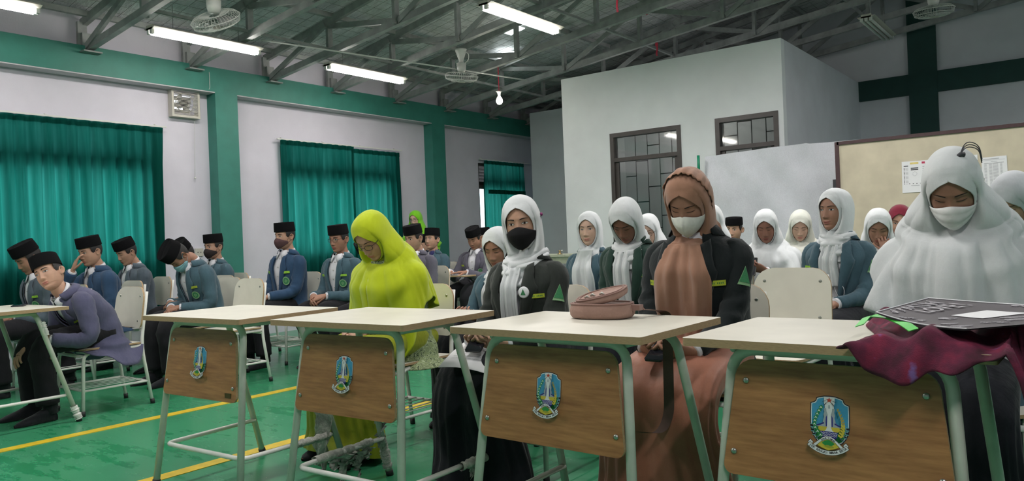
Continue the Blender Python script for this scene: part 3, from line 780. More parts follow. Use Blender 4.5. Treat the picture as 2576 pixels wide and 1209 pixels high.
# ------------------------------------------------------------------ student desks
DW, DD, ZO = .80, .60, .111
DH = .75 + ZO
def desk(loc, rz, label, group='student desks in the front row', sz=.905):
    e = empty('student_desk', (loc[0], loc[1], 0), rz, label, 'desk', group)
    e.scale = (.905, .905, sz)
    V, F, FM = panel(lambda z: DW / 2, -DD / 2, DD / 2, .012, .012, .024, lambda x, z, s: (x, z, DH - .012 + .012 * (-s) * -1 * 1))
    # laminate on both faces, plywood edge
    obj('desktop', V, F, [M['cream'], M['ply']], e, False, FM)
    fy, ry = -.245, .20            # frame line under the front and rear of the top
    def frame(yt, yb, name, wt, wb, mt):
        b = MB()
        b.tube([(-wb, yb, .0), (-wt, yt, DH - .040), (wt, yt, DH - .040), (wb, yb, .0)], .0165, 14, .075, n=6)
        b.out(name, mt, e, True)
        for s in (-1, 1):
            b = MB(); d = np.array([wb - wt, yb - yt, -(DH - .04)]); d = d / np.linalg.norm(d)
            p = np.array([s * wb, yb, 0.0]); q = p - np.array([s * d[0], d[1], d[2]]) * .03
            b.tube([p + np.array([0, 0, .001]), q], .0195, 12); b.out('foot_cap', M['black_rubber'], e, True)
    frame(fy + .055, fy - .045, 'front_frame', .285, .345, M['green_tube'])
    frame(ry - .08, ry + .16, 'rear_frame', .30, .350, M['green_tube'])
    for s in (-1, 1):
        b = MB(); b.tube([(s * .285, fy + .055, DH - .040), (s * .30, ry - .08, DH - .040)], .0125, 10); b.out('side_rail', M['green_tube'], e, True)
    # stretcher: one bent tube round front and sides
    zz = .205; HL = DH - .04
    fx = .345 - .06 * zz / HL; rx = .350 - .05 * zz / HL; yf = fy - .045 + .10 * zz / HL; yr = ry + .16 - .24 * zz / HL
    b = MB(); b.tube([(-rx + .008, yr, zz), (-fx + .015, yf + .02, zz), (fx - .015, yf + .02, zz), (rx - .008, yr, zz)], .0115, 12, .05, n=5); b.out('stretcher', M['white_tube'], e, True)
    # modesty panel
    y0 = fy + .050; zp = .685 + ZO
    hw = lambda z: .262 + .040 * (zp - z) / .32
    fn = lambda x, z, s: (x, y0 - .018 - .122 * (zp - z) + (.006 if s > 0 else -.006), z)
    V, F, FM = panel(hw, .355 + ZO, zp, .03, .045, .012, fn)
    p = obj('front_panel', V, F, [M['panel_wood'], M['ply']], e, False, FM)
    tl = math.atan(.122)
    for x, z in ((-.235, .625 + ZO), (.235, .625 + ZO), (-.27, .42 + ZO), (.27, .42 + ZO)):
        b = MB(); yy = fn(x, z, -1)[1]; b.tube([(x, yy + .002, z), (x, yy - .003, z), (x, yy - .005, z)], [.009, .009, .004], 12); o = b.out('panel_screw', M['screw'], p, True)
    o = link('emblem', emblem_me, p); o.location = (.0, fn(0, .53 + ZO, -1)[1] - .0004, .53 + ZO); o.rotation_euler = (-tl, 0, 0)
    o = link('emblem_lettering', letters_me, p, kind='stuff'); o.location = (.0, fn(0, .53 + ZO, -1)[1] - .0006, .53 + ZO); o.rotation_euler = (-tl, 0, 0)
    return e
desks = []
desks.append(desk((-5.55, 1.85), .05, 'student desk at the left edge of the photo with taped legs', sz=.871))
desks.append(desk((-3.154, 2.036), .045, 'student desk second from left, small metal plate on its wooden panel'))
desks.append(desk((-2.282, 2.112), .041, 'student desk in front of the woman in the lime yellow veil'))
desks.append(desk((-1.351, 2.147), -.023, 'student desk in the centre carrying the taupe bag'))
desks.append(desk((-.521, 2.162), -.033, 'student desk at the right carrying the maroon cloth'))
b = MB(); b.box((.215, -.2575, .485), (.262, -.2535, .508)); o = b.out('maker_plate', mat('brass_plate', (.12, .08, .03), .4, metal=.6), desks[1])
# worn wrapping hanging from the legs
def rag(par, pts, r, seed, name='worn_wrapping'):
    rg = np.random.default_rng(seed)
    P, T, N, B = frames(fillet(pts, .02, 2)); n = 26; s = np.linspace(0, 1, n)
    C = np.stack([np.interp(s, np.linspace(0, 1, len(P)), P[:, k]) for k in range(3)], -1); C, T, N, B = frames(C)
    a = np.linspace(0, 2 * PI, 16, endpoint=False); G = np.zeros((n, 16, 3))
    for i in range(n):
        rr = r * (1 + .07 * rg.standard_normal(16) + .12 * rg.standard_normal())
        G[i] = C[i] + rr[:, None] * (np.cos(a)[:, None] * N[i] + np.sin(a)[:, None] * B[i])
    b = MB(); b.grid(G, True)
    return b, rg
def shred(b, rg, top, h, w):
    n = 10; P = np.zeros((n, 5, 3))
    for i in range(n):
        t = i / (n - 1); ww = w * (1 - t) ** .7 + .004
        for j in range(5): P[i, j] = (top[0] + (j / 4 - .5) * ww + .012 * math.sin(3 * t + top[0] * 9), top[1] + .012 * rg.standard_normal() + .02 * math.sin(j * 2 + 4 * t), max(top[2] - h * t + .006 * rg.standard_normal(), .004))
    b.grid(P)
dk = desks[2]
b, rg = rag(dk, [(-.325, -.14, .205), (-.332, .22, .205)], .019, 3)
for k in range(5): shred(b, rg, (-.325, -.02 + .05 * k, .195), .06 + .07 * (k % 2), .09)
b.out('worn_wrapping', M['tape'], dk, True, kind='stuff')
b, rg = rag(dk, [(-.349, .345, .04), (-.337, .30, .21)], .022, 4); shred(b, rg, (-.33, .29, .30), .14, .07); b.out('worn_wrapping', M['tape'], dk, True, kind='stuff')
b, rg = rag(dk, [(.333, .10, .205), (.338, .28, .205)], .018, 5); shred(b, rg, (.33, .2, .20), .06, .05); b.out('worn_wrapping', M['tape'], dk, True, kind='stuff')
dk = desks[1]
b, rg = rag(dk, [(.333, .02, .205), (.338, .26, .205)], .018, 7); shred(b, rg, (.32, .24, .42), .40, .16); shred(b, rg, (.27, .26, .40), .36, .13); b.out('worn_wrapping', M['tape'], dk, True, kind='stuff')
dk = desks[0]
b, rg = rag(dk, [(.352, .355, .02), (.345, .325, .12)], .023, 8); b.out('tape_wrap', M['white_tube'], dk, True, kind='stuff')
b, rg = rag(dk, [(.312, .18, .66), (.306, .155, .76)], .019, 9); b.out('tape_wrap', M['white_tube'], dk, True, kind='stuff')

# ------------------------------------------------------------------ chairs
def make_chair_meshes():
    D = {}
    D['leg_frame'] = []
    for s in (-1, 1):
        b = MB(); b.tube([(s * .195, -.215, .0), (s * .185, -.195, .415), (s * .185, .19, .418)], .0115, 12, .06, n=5)
        D['leg_frame'].append(mesh_data('front_leg', np.concatenate(b.V), b.F, M['white_tube'], True))
        b = MB(); b.tube([(s * .195, .255, .0), (s * .183, .195, .42), (s * .165, .258, .795)], .0115, 12, .10, n=5)
        D['leg_frame'].append(mesh_data('back_post', np.concatenate(b.V), b.F, M['white_tube'], True))
    for nme, y0, zz in (('front_bar', -.198, .395), ('rear_bar', .192, .40)):
        b = MB(); b.tube([(-.185, y0, zz), (.185, y0, zz)], .0105, 10); D[nme] = mesh_data(nme, np.concatenate(b.V), b.F, M['white_tube'], True)
    D['rack_side'] = []
    for s in (-1, 1):
        b = MB(); b.tube([(s * .190, -.207, .165), (s * .190, .232, .165)], .0085, 10); D['rack_side'].append(mesh_data('rack_bar', np.concatenate(b.V), b.F, M['white_tube'], True))
    for k, y in enumerate((-.2, .22)):
        b = MB(); b.tube([(-.19, y, .165), (.19, y, .165)], .0085, 10); D['rack_side'].append(mesh_data('rack_bar', np.concatenate(b.V), b.F, M['white_tube'], True))
    D['wire'] = []
    for x in (-.12, -.06, 0, .06, .12):
        b = MB(); b.tube([(x, -.2, .172), (x, .22, .172)], .0035, 6); D['wire'].append(mesh_data('rack_wire', np.concatenate(b.V), b.F, M['white_tube'], True))
    D['cap'] = []
    for s in (-1, 1):
        for y in (-.216, .256):
            b = MB(); yy = y + (.001 if y < 0 else -.004)
            b.tube([(s * .195, y, .0), (s * .194, yy, .035)], .015, 12); D['cap'].append(mesh_data('foot_cap', np.concatenate(b.V), b.F, M['black_rubber'], True))
    V, F, FM = panel(lambda z: .20 - .01 * z, -.215, .20, .05, .04, .012, lambda x, z, s: (x, z, .436 + .006 * s + .10 * x * x - .10 * max(0, -.17 - z)))
    D['seat'] = mesh_data('seat', V, F, [M['cream'], M['ply']], False, FM)
    V, F, FM = panel(lambda z: .205 - .03 * max(0, z - .6) , .545, .83, .035, .095, .012, lambda x, z, s: (x, .190 + .150 * (z - .545) + .006 * s + .30 * (.19 ** 2 - x * x) , z))
    D['back'] = mesh_data('backrest', V, F, [M['cream'], M['ply']], False, FM)
    D['screw'] = []
    for x in (-.145, .145):
        for z in (.59, .765):
            y = .190 + .150 * (z - .545) + .30 * (.19 ** 2 - x * x)
            b = MB(); b.tube([(x, y - .0055, z), (x, y - .0085, z), (x, y - .0100, z)], [.008, .008, .004], 10); D['screw'].append(mesh_data('back_screw', np.concatenate(b.V), b.F, M['screw'], True))
    return D
CH = make_chair_meshes()
def chair(x, y, rz, label, group=None, full=True, name='student_chair'):
    e = empty(name, (x, y, 0), rz, label, 'chair', group)
    for k, me in enumerate(CH['leg_frame']): link('front_leg' if k % 2 == 0 else 'back_post', me, e)
    link('front_bar', CH['front_bar'], e); link('rear_bar', CH['rear_bar'], e)
    link('seat', CH['seat'], e); link('backrest', CH['back'], e)
    for me in CH['cap']: link('foot_cap', me, e)
    if full:
        for me in CH['rack_side']: link('rack_bar', me, e)
        for me in CH['wire']: link('rack_wire', me, e)
        for me in CH['screw']: link('back_screw', me, e)
    return e
chair(-5.50, 3.42, .0, 'empty student chair in the second row, left of the man with the brown mask')
chair(-6.55, 4.55, .03, 'empty student chair whose pale back just shows behind the other empty chair')
c = chair(-1.26, 3.78, -.06, 'empty chair with a big cream back standing before the girl with the hanging mask'); c.scale = (1, 1, 1.035)
# ------------------------------------------------------------------ people
def hermite(zq, z, v):
    """smooth table lookup (monotone-ish cubic)"""
    z = np.asarray(z, float); v = np.asarray(v, float)
    if z[0] > z[-1]: z = z[::-1]; v = v[::-1]
    m = np.gradient(v, z, axis=0)
    zq = np.clip(zq, z[0], z[-1]); i = np.clip(np.searchsorted(z, zq) - 1, 0, len(z) - 2)
    h = z[i+1] - z[i]; t = (zq - z[i]) / h
    if v.ndim > 1: h = h[:, None]; t = t[:, None]
    return (2*t**3 - 3*t**2 + 1) * v[i] + (t**3 - 2*t**2 + t) * h * m[i] + (-2*t**3 + 3*t**2) * v[i+1] + (t**3 - t**2) * h * m[i+1]

HEAD = np.array([(.113, .0, .0, .0), (.108, .028, .026, .040), (.098, .044, .043, .062), (.082, .058, .063, .082), (.062, .066, .077, .094), (.04, .0705, .084, .099), (.018, .072, .086, .100), (-.004, .0715, .0855, .096), (-.026, .0695, .085, .087), (-.046, .066, .0845, .074), (-.066, .060, .0835, .060), (-.082, .0525, .082, .052), (-.096, .043, .078, .048), (-.106, .032, .070, .045), (-.112, .018, .056, .040), (-.115, .0, .03, .02)])
HOOD = np.array([(.134, .0, .0, .0), (.128, .034, .034, .050), (.112, .054, .056, .084), (.09, .070, .076, .106), (.062, .081, .091, .120), (.03, .0875, .099, .127), (.0, .0890, .100, .127), (-.03, .0875, .098, .121), (-.06, .084, .094, .111), (-.09, .079, .088, .098), (-.12, .074, .080, .088)])
def sup(a, f, b, th, n=2.2):
    s, c = np.sin(th), np.cos(th)
    x = a * np.sign(s) * np.abs(s) ** (2 / n)
    y = np.where(c > 0, -f * np.abs(c) ** (2 / n), b * np.abs(c) ** (2 / n))
    return x, y

def face_push(x, z, female):
    """forward displacement (towards -Y) of the face relief"""
    ax = np.abs(x)
    g = np.zeros_like(x)
    # nose
    amp = np.interp(z, [-.048, -.040, -.034, -.026, -.010, .010, .026], [0, .007, .0185, .0185, .0125, .006, 0])
    sx = np.interp(z, [-.04, -.03, -.01, .02], [.0095, .0098, .0078, .0085])
    g += amp * np.exp(-(x / sx) ** 2 / 2)
    g += .0075 * gauss(ax, .0135, .0048) * gauss(z, -.0355, .0055)
    # sockets, lids, brows
    g -= .0095 * gauss(ax, .031, .015) * gauss(z, .010, .0100)
    g += .0055 * gauss(ax, .0315, .0105) * gauss(z, .0085, .0062)
    g += .0035 * gauss(z, .029, .007) * gauss(ax, .026, .020)
    # cheeks
    g += .0035 * gauss(ax, .042, .016) * gauss(z, -.022, .018)
    g -= .003 * gauss(ax, .040, .012) * gauss(z, -.065, .016)
    # mouth
    w = 1 - sm(ax, .016, .026)
    g += .0040 * gauss(z, -.054, .009) * gauss(x, 0, .022)
    g += .0048 * gauss(z, -.0600, .0034) * w + .0058 * gauss(z, -.0705, .0042) * (1 - sm(ax, .012, .023))
    g -= .0040 * gauss(z, -.0652, .0016) * w
    g -= .0016 * gauss(x, 0, .0025) * gauss(z, -.052, .005)
    g -= .0045 * gauss(z, -.0805, .0048) * gauss(x, 0, .020)
    g += .0050 * gauss(z, -.096, .011) * gauss(x, 0, .016)
    return g

def head_grid(female, lod, jaw=1.0):
    nz, na = (84, 88) if lod == 0 else ((58, 60) if lod == 1 else (34, 36))
    u = np.linspace(0, 1, nz)
    zs = .113 - .228 * (u - .10 * np.sin(2 * PI * u) / (2 * PI) * 1.2)
    zs[0] = .113; zs[-1] = -.115
    T = hermite(zs, HEAD[:, 0], HEAD[:, 1:])
    T = np.maximum(T, 0)
    t_ = zs > .098; T[t_] = hermite(np.array([.098]), HEAD[:, 0], HEAD[:, 1:])[0] * np.sqrt(np.maximum(.113 - zs[t_], 0) / .015)[:, None]
    wj = 1 + (jaw - 1) * sm(-zs, .0, .07)
    v = np.linspace(-1, 1, na + 1)[:-1]
    th = PI * (np.sign(v) * np.abs(v) ** 1.35)
    X = np.zeros((nz, na)); Y = np.zeros((nz, na)); Z = np.repeat(zs[:, None], na, 1)
    for i in range(nz):
        X[i], Y[i] = sup(T[i, 0] * wj[i], T[i, 1], T[i, 2], th, 2.25 if zs[i] > -.07 else 2.1)
    fr = sm(np.cos(th), .05, .45)[None]
    Y -= face_push(X, Z, female) * fr
    X += .006 * gauss(Z, .03, .02) * -np.sign(X) * gauss(np.abs(X), .07, .01) * (Y < 0)   # temples
    return np.stack([X, Y, Z], -1)
_hc = {}
def head_mesh(female, lod, jaw, ears=True):
    k = (female, lod, jaw, ears)
    if k not in _hc:
        G = head_grid(female, lod, jaw); nr, nc = G.shape[:2]
        F = gridF(nr, nc, True)
        c = G.reshape(-1, 3)[F].mean(1)
        lip = (c[:, 1] < -.06) & ((((np.abs(c[:, 2] + .0600) < .0052 * np.clip(1 - (np.abs(c[:, 0]) / .0245) ** 2, 0, 1) ** .6)) | (np.abs(c[:, 2] + .0695) < .0066 * np.clip(1 - (np.abs(c[:, 0]) / .0225) ** 2, 0, 1) ** .6)))
        nos = np.zeros(len(F), bool)
        V = [G.reshape(-1, 3)]; FF = F.tolist(); FM = lip.astype(int).tolist()
        # ears
        n = sum(len(a) for a in V)
        for s in ((-1, 1) if ears else ()):
            rr = np.linspace(0, 1, 7); aa = np.linspace(0, 2 * PI, 18, endpoint=False)
            P = np.zeros((7, 18, 3))
            for i, r in enumerate(rr):
                hgt = .004 + .013 * math.exp(-((r - .82) / .14) ** 2) - (.010 if r == 1 else 0) - .002 * (r < .4)
                yy = .018 * r * np.cos(aa) * (1 - .18 * np.sin(aa) * -1); zz = .031 * r * np.sin(aa)
                P[i, :, 0] = s * (.066 + hgt + .010 * (yy / .018 + .4).clip(0, 1.4)); P[i, :, 1] = .013 + yy + .12 * zz; P[i, :, 2] = -.004 + zz
            V.append(P.reshape(-1, 3)); f = gridF(7, 18, True, flip=(s < 0)) + n; FF += f.tolist(); FM += [0] * len(f); n += 7 * 18
        _hc[k] = (np.concatenate(V), FF, FM, G)
    return _hc[k]

def face_pt(G, x, z, off=0.0):
    """point on the face front at (x,z), pushed out by off"""
    F = G.reshape(-1, 3); F = F[F[:, 1] < -.02]
    x = np.atleast_1d(x); z = np.atleast_1d(z); out = np.zeros((len(x), 3))
    for i in range(len(x)):
        d = (F[:, 0] - x[i]) ** 2 + (F[:, 2] - z[i]) ** 2
        k = np.argpartition(d, 4)[:4]; w = 1 / (d[k] + 1e-8)
        out[i] = (x[i], (F[k, 1] * w).sum() / w.sum() - off, z[i])
    return out

# hand: palm and five fingers, built once per pose; fingers along +Y, back of hand +Z, thumb on +X side (left hand palm down -> mirrored for right)
def hand_mesh(curl, spread=.0, thumb=.5, tcurl=.4):
    V = []; F = []; n = 0
    ys = [-.03, .0, .03, .06, .082, .092]; hw = [.024, .026, .034, .040, .039, .034]; ht = [.019, .018, .016, .0145, .013, .010]
    P = np.zeros((6, 16, 3)); a = np.linspace(0, 2 * PI, 16, endpoint=False)
    for i in range(6):
        x, y = sup(hw[i], ht[i], ht[i], a, 2.6); P[i, :, 0] = x; P[i, :, 2] = y; P[i, :, 1] = ys[i]
    V.append(P.reshape(-1, 3)); f = gridF(6, 16, True).tolist() + [list(range(16)), [5 * 16 + k for k in range(16)][::-1]]; F += f; n += 96
    def finger(base, d0, L, r, cs, ax):
        nonlocal n
        p = np.array(base, float); pts = [p - np.array(d0) * .02]; d = np.array(d0, float); rr = [r]
        ax = np.array(ax, float); pts.append(p.copy()); rr.append(r * 1.06)
        for l, c in zip(L, cs):
            q = np.array(Matrix.Rotation(c * .5, 3, Vector(ax))); d = q @ d
            for s in (.5, 1.0): pts.append(p + d * l * s); rr.append(rr[-1] * (.97 if s < 1 else 1.0) * .985)
            p = p + d * l; d = q @ d
        pts.append(p + d * r * .55); rr.append(rr[-1] * .62)
        pts, T, N, B = frames(np.array(pts)); aa = np.linspace(0, 2 * PI, 10, endpoint=False); rr = np.array(rr)
        G = pts[:, None] + rr[:, None, None] * (np.cos(aa)[None, :, None] * N[:, None] + np.sin(aa)[None, :, None] * B[:, None])
        V.append(G.reshape(-1, 3)); m = len(pts); f = (gridF(m, 10, True) + n).tolist() + [[n + k for k in range(10)][::-1], [n + (m - 1) * 10 + k for k in range(10)]]; F.extend(f); n += m * 10
    for k, (x, L, r) in enumerate(((.030, (.038, .024, .019), .0083), (.0105, (.042, .028, .020), .0086), (-.010, (.039, .026, .019), .0082), (-.029, (.031, .019, .017), .0072))):
        c = curl if np.ndim(curl) == 0 else curl[k]
        sp = spread * (1.5 - k) / 1.5
        d = np.array([math.sin(sp), math.cos(sp), 0]); finger((x, .088 - (.006 if k in (0, 2) else (.014 if k == 3 else 0)), 0), d, L, r, (-c * .8, -c * 1.1, -c * .7), (1, 0, 0))
    d = np.array([math.sin(thumb), math.cos(thumb), -.35]); d /= np.linalg.norm(d)
    finger((.026, .022, -.006), d, (.038, .030, .024), .0098, (-.1, tcurl, tcurl * .6), (.15, .1, 1))
    return np.concatenate(V), F
HP = {'relaxed': hand_mesh(.45, .08, .55, .3), 'flat': hand_mesh(.14, .16, .7, .1), 'grip': hand_mesh(.95, .0, .35, .7), 'clasp': hand_mesh(.75, .02, .30, .5), 'fan': hand_mesh((.35, .55, .8, 1.0), .12, .6, .3)}

TM = np.array([(-.16, .195, .140, .145), (-.06, .192, .138, .145), (.02, .185, .128, .135), (.10, .172, .120, .120), (.20, .168, .116, .112), (.30, .180, .118, .116), (.38, .192, .118, .116), (.43, .197, .108, .108), (.465, .185, .094, .098), (.495, .142, .078, .088), (.515, .102, .066, .078), (.54, .070, .058, .068), (.57, .060, .054, .060)])
TW = TM.copy(); TW[:, 1] = [.20, .20, .19, .172, .162, .165, .172, .175, .165, .128, .094, .064, .056]
TW[5:8, 2] += .012

def torso_tab(female): return TW if female else TM

class Body:
    """seated or standing upper-body frame: neutral coordinates have z = 0 on the seat"""
    def __init__(s, female, seat, lean, side, twist, k, head):
        s.female = female; s.seat = seat; s.k = k
        s.side = side; s.twist = twist; s.lean = lean
        s.zt = np.linspace(-.2, 1.1, 261); dz = s.zt[1] - s.zt[0]
        phi = lean * sm(s.zt, -.02, .40); s.phi = phi
        kk = np.where((s.zt > 0) & (s.zt < .53), k, 1.0)
        S = np.zeros((len(s.zt), 3)); sd = side * sm(s.zt, 0, .45); s.sd = sd
        step = np.stack([np.sin(sd) * np.cos(phi), -np.sin(phi), np.cos(phi) * np.cos(sd)], -1) * (dz * kk)[:, None]
        i0 = np.argmin(np.abs(s.zt)); cs = np.cumsum(step, 0); S = cs - cs[i0]
        s.S = S + np.array([0, 0, seat])
        yw, pt, rl = head
        s.hr = (yw, pt, rl)
        s.piv = np.array([0, .012, .575])
    def headrot(s, P, w):
        yw, pt, rl = s.hr
        Q = P - s.piv
        w = np.asarray(w)
        a, c = np.sin(rl * w), np.cos(rl * w); x = Q[:, 0] * c + Q[:, 2] * a; z = -Q[:, 0] * a + Q[:, 2] * c; y = Q[:, 1]
        a, c = np.sin(pt * w), np.cos(pt * w); y, z = y * c - z * a, y * a + z * c
        a, c = np.sin(yw * w), np.cos(yw * w); x, y = x * c - y * a, x * a + y * c
        return np.stack([x, y, z], -1) + s.piv
    def bend(s, P):
        z = P[:, 2]
        ph = np.interp(z, s.zt, s.phi); sd = np.interp(z, s.zt, s.sd); tw = s.twist * sm(z, .05, .45)
        x, y = P[:, 0] * np.cos(tw) - P[:, 1] * np.sin(tw), P[:, 0] * np.sin(tw) + P[:, 1] * np.cos(tw)
        S = np.stack([np.interp(z, s.zt, s.S[:, k]) for k in range(3)], -1)
        bx = np.stack([np.cos(sd), np.zeros_like(sd), -np.sin(sd)], -1)
        by = np.stack([np.zeros_like(ph), np.cos(ph), np.sin(ph)], -1)
        return S + x[:, None] * bx + y[:, None] * by
    def up(s, P):
        """neutral torso coordinates -> person space"""
        P = np.asarray(P, float); sh = P.shape; P = P.reshape(-1, 3)
        w = sm(P[:, 2], .52, .60)
        return s.bend(s.headrot(P, w)).reshape(sh)
    def hd(s, P):
        """head-local coordinates -> person space"""
        P = np.asarray(P, float); sh = P.shape; P = P.reshape(-1, 3) + np.array([0, -.008, .690])
        return s.bend(s.headrot(P, np.ones(len(P)))).reshape(sh)

def torso_xy(tab, z, th, off=0.0, n=2.5):
    T = hermite(np.atleast_1d(z), tab[:, 0], tab[:, 1:])
    return sup(T[:, 0] + off, T[:, 1] + off, T[:, 2] + off, th, n)
def torso_front(tab, x, z, off, n=2.5):
    T = hermite(np.atleast_1d(z), tab[:, 0], tab[:, 1:]) + off
    r = np.clip(np.abs(x) / T[:, 0], 0, .999)
    return -T[:, 1] * (1 - r ** n) ** (1 / n)

def wr(P, amp, f, seed):
    """cloth wrinkle field: cheap sum of oriented sines"""
    q = np.sin(P[..., 0] * f * 1.1 + seed) * np.sin(P[..., 2] * f * 1.7 + seed * 2 + 2.2 * np.sin(P[..., 1] * f * .6)) + .6 * np.sin(P[..., 2] * f * 2.9 - P[..., 0] * f * 1.9 + seed * 3)
    return amp * q

def ik(S, T, l1, l2, pole):
    S = np.array(S, float); T = np.array(T, float); d = T - S; L = np.linalg.norm(d); L = min(L, (l1 + l2) * .995); d = d / np.linalg.norm(d)
    T = S + d * L
    a = (l1 * l1 - l2 * l2 + L * L) / (2 * L); h = math.sqrt(max(l1 * l1 - a * a, 0))
    p = np.array(pole, float); p -= d * (p @ d); p /= np.linalg.norm(p) + 1e-9
    return S + d * a + p * h, T

def limb(pts, rad, seg=16, sub=10, wrk=0.0, seed=0, capa=True, squash=1.0):
    P = fillet(pts, .11, sub); P, T, N, B = frames(P)
    s = np.concatenate([[0], np.cumsum(np.linalg.norm(np.diff(P, axis=0), axis=1))]); s /= s[-1]
    n = 30; q = np.linspace(0, 1, n)
    C = np.stack([np.interp(q, s, P[:, k]) for k in range(3)], -1)
    C, T, N, B = frames(C)
    r = hermite(q, np.linspace(0, 1, len(rad)), rad)
    a = np.linspace(0, 2 * PI, seg, endpoint=False)
    R = r[:, None] * np.ones(seg)[None]
    if wrk:
        el = .35 + gauss(q, .52, .14) * 1.2 + gauss(q, .95, .08) * .6
        R = R + wrk * el[:, None] * (np.sin(q[:, None] * (47 + 5 * math.sin(seed)) + seed + 2.2 * np.sin(a[None] + seed) + 3 * q[:, None] ** 2) * (.5 + .5 * np.sin(a[None] + q[:, None] * 9 + seed)) + .5 * np.sin(q[:, None] * 23 + 2 * a[None] + seed * 2) + .35 * np.sin(q[:, None] * 83 - 3 * a[None] + seed))
    G = C[:, None] + R[..., None] * (np.cos(a)[None, :, None] * N[:, None] + np.sin(a)[None, :, None] * B[:, None] * squash)
    F = gridF(n, seg, True).tolist(); F.append(list(range(seg))[::-1]); F.append([(n - 1) * seg + k for k in range(seg)])
    return G.reshape(-1, 3), F, C, T

def basis(f, d):
    """columns: x, y=f (fingers), z=d (back of hand)"""
    f = np.array(f, float); f /= np.linalg.norm(f); d = np.array(d, float); d -= f * (d @ f); d /= np.linalg.norm(d)
    return np.stack([np.cross(f, d), f, d], -1)

SK = {}
def skin(tone):
    if tone not in SK:
        c = {'fair': (.60, .385, .29), 'mid': (.47, .275, .190), 'tan': (.36, .185, .125), 'dark': (.26, .120, .082)}[tone]
        m, nt, bs = nm('skin_' + tone); v = coords(nt); n = noise(nt, v, 25, 4)
        c = np.array(c); nt.links.new(ramp(nt, n, [(.3, tuple(c * .9)), (.7, tuple(c * 1.08))]), bs.inputs['Base Color'])
        bs.inputs['Roughness'].default_value = .52; bs.inputs['Specular IOR Level'].default_value = .4
        bs.inputs['Subsurface Weight'].default_value = .12; bs.inputs['Subsurface Radius'].default_value = (.012, .005, .003); bs.inputs['Subsurface Scale'].default_value = .5
        bump(nt, bs, noise(nt, v, 400, 2), .08, .001)
        lp = mat('lips_' + tone, tuple(c * np.array([.85, .55, .60])), .45, .08, 60)
        SK[tone] = (m, lp)
    return SK[tone]
M['eye_white'] = mat('eye_white', (.62, .60, .57), .25, .03, 50)
M['iris'] = mat('dark_brown_iris', (.018, .010, .007), .12, .1, 50)
M['brow'] = mat('black_brow_hair', (.022, .014, .012), .8, .2, 300)
M['lash'] = mat('dark_lash_line', (.02, .012, .010), .7, .1, 300)
M['hair'] = mat('black_hair', (.012, .010, .010), .55, .3, 300, .8, 500, .003, stretch=(1, 1, .2))
M['velvet'] = mat('black_velvet', (.005, .005, .006), .95, .15, 300, .3, 700, .001, spec=.15)
M['trouser'] = fabric('black_trouser_cloth', (.012, .012, .015), sheen=.05)
M['skirt_black'] = fabric('black_skirt_cloth', (.010, .011, .016), sheen=.08)
M['skirt_rust'] = fabric('rust_satin', (.33, .130, .080), .5, sheen=.2, bstr=.15)
M['skirt_lime'] = fabric('lime_skirt_cloth', (.30, .33, .02))
M['sock'] = fabric('black_sock', (.013, .014, .018))
M['shirt_white'] = fabric('white_shirt_cloth', (.68, .68, .72), .8, .05, bstr=.15)
M['lime_tag'] = mat('lime_name_tag', (.33, .62, .04), .7, .08, 90)
M['yel_tag'] = mat('yellow_green_tag', (.48, .55, .04), .7, .12, 90)
M['badge_green'] = mat('green_badge_thread', (.035, .20, .075), .8, .15, 200)
M['badge_light'] = mat('pale_badge_thread', (.22, .40, .20), .8, .1, 200)
M['frame_blk'] = mat('dark_spectacle_frame', (.02, .014, .012), .3)
M['lens'] = glass_mat('spectacle_lens', (.93, .93, .93), .02, .10)
M['phone'] = mat('phone_glass', (.012, .013, .018), .12, .05, 10)
M['batik'] = None
def pattern_mat(name, c1, c2, c3, scale=22):
    m, nt, bs = nm(name); v = coords(nt)
    vo = nt.nodes.new('ShaderNodeTexVoronoi'); vo.inputs['Scale'].default_value = scale; vo.feature = 'F1'
    wv = nt.nodes.new('ShaderNodeTexNoise'); wv.inputs['Scale'].default_value = scale * .6; wv.inputs['Detail'].default_value = 2; wv.inputs['Distortion'].default_value = 2.5
    nt.links.new(v, vo.inputs['Vector']); nt.links.new(v, wv.inputs['Vector'])
    r = nt.nodes.new('ShaderNodeValToRGB'); r.color_ramp.interpolation = 'CONSTANT'; e = r.color_ramp.elements
    e.new(.5); e.new(.6)
    for k, (p, c) in enumerate(((0, c1), (.47, c2), (.53, c3), (.60, c1))): e[k].position = p; e[k].color = (*c, 1)
    nt.links.new(wv.outputs['Fac'], r.inputs[0]); nt.links.new(r.outputs[0], bs.inputs['Base Color']); bs.inputs['Roughness'].default_value = .8
    return m
M['batik'] = pattern_mat('brown_batik', (.10, .055, .035), (.32, .24, .16), (.035, .02, .015), 30)
M['lime_print'] = pattern_mat('sage_print_cloth', (.22, .28, .13), (.40, .46, .28), (.06, .09, .04), 38)
_bc = {}
def blz(c):
    if c not in _bc:
        _bc[c] = fabric('blazer_' + c, {'teal': (.055, .105, .135), 'blue': (.030, .068, .135), 'violet': (.085, .085, .150), 'greygreen': (.026, .031, .027), 'green': (.018, .045, .034), 'charcoal': (.009, .013, .014), 'steel': (.080, .105, .130), 'plum': (.10, .095, .125)}[c])
    return _bc[c]
_hj = {}
def hij(c):
    if c not in _hj:
        _hj[c] = fabric('veil_' + c, {'white': (.66, .68, .69), 'ivory': (.66, .67, .60), 'lime': (.47, .56, .012), 'green': (.20, .58, .02), 'peach': (.33, .175, .115), 'maroon': (.16, .008, .025), 'grey': (.55, .57, .60)}[c], .85, .04, 700, .2, .25, 14)
    return _hj[c]

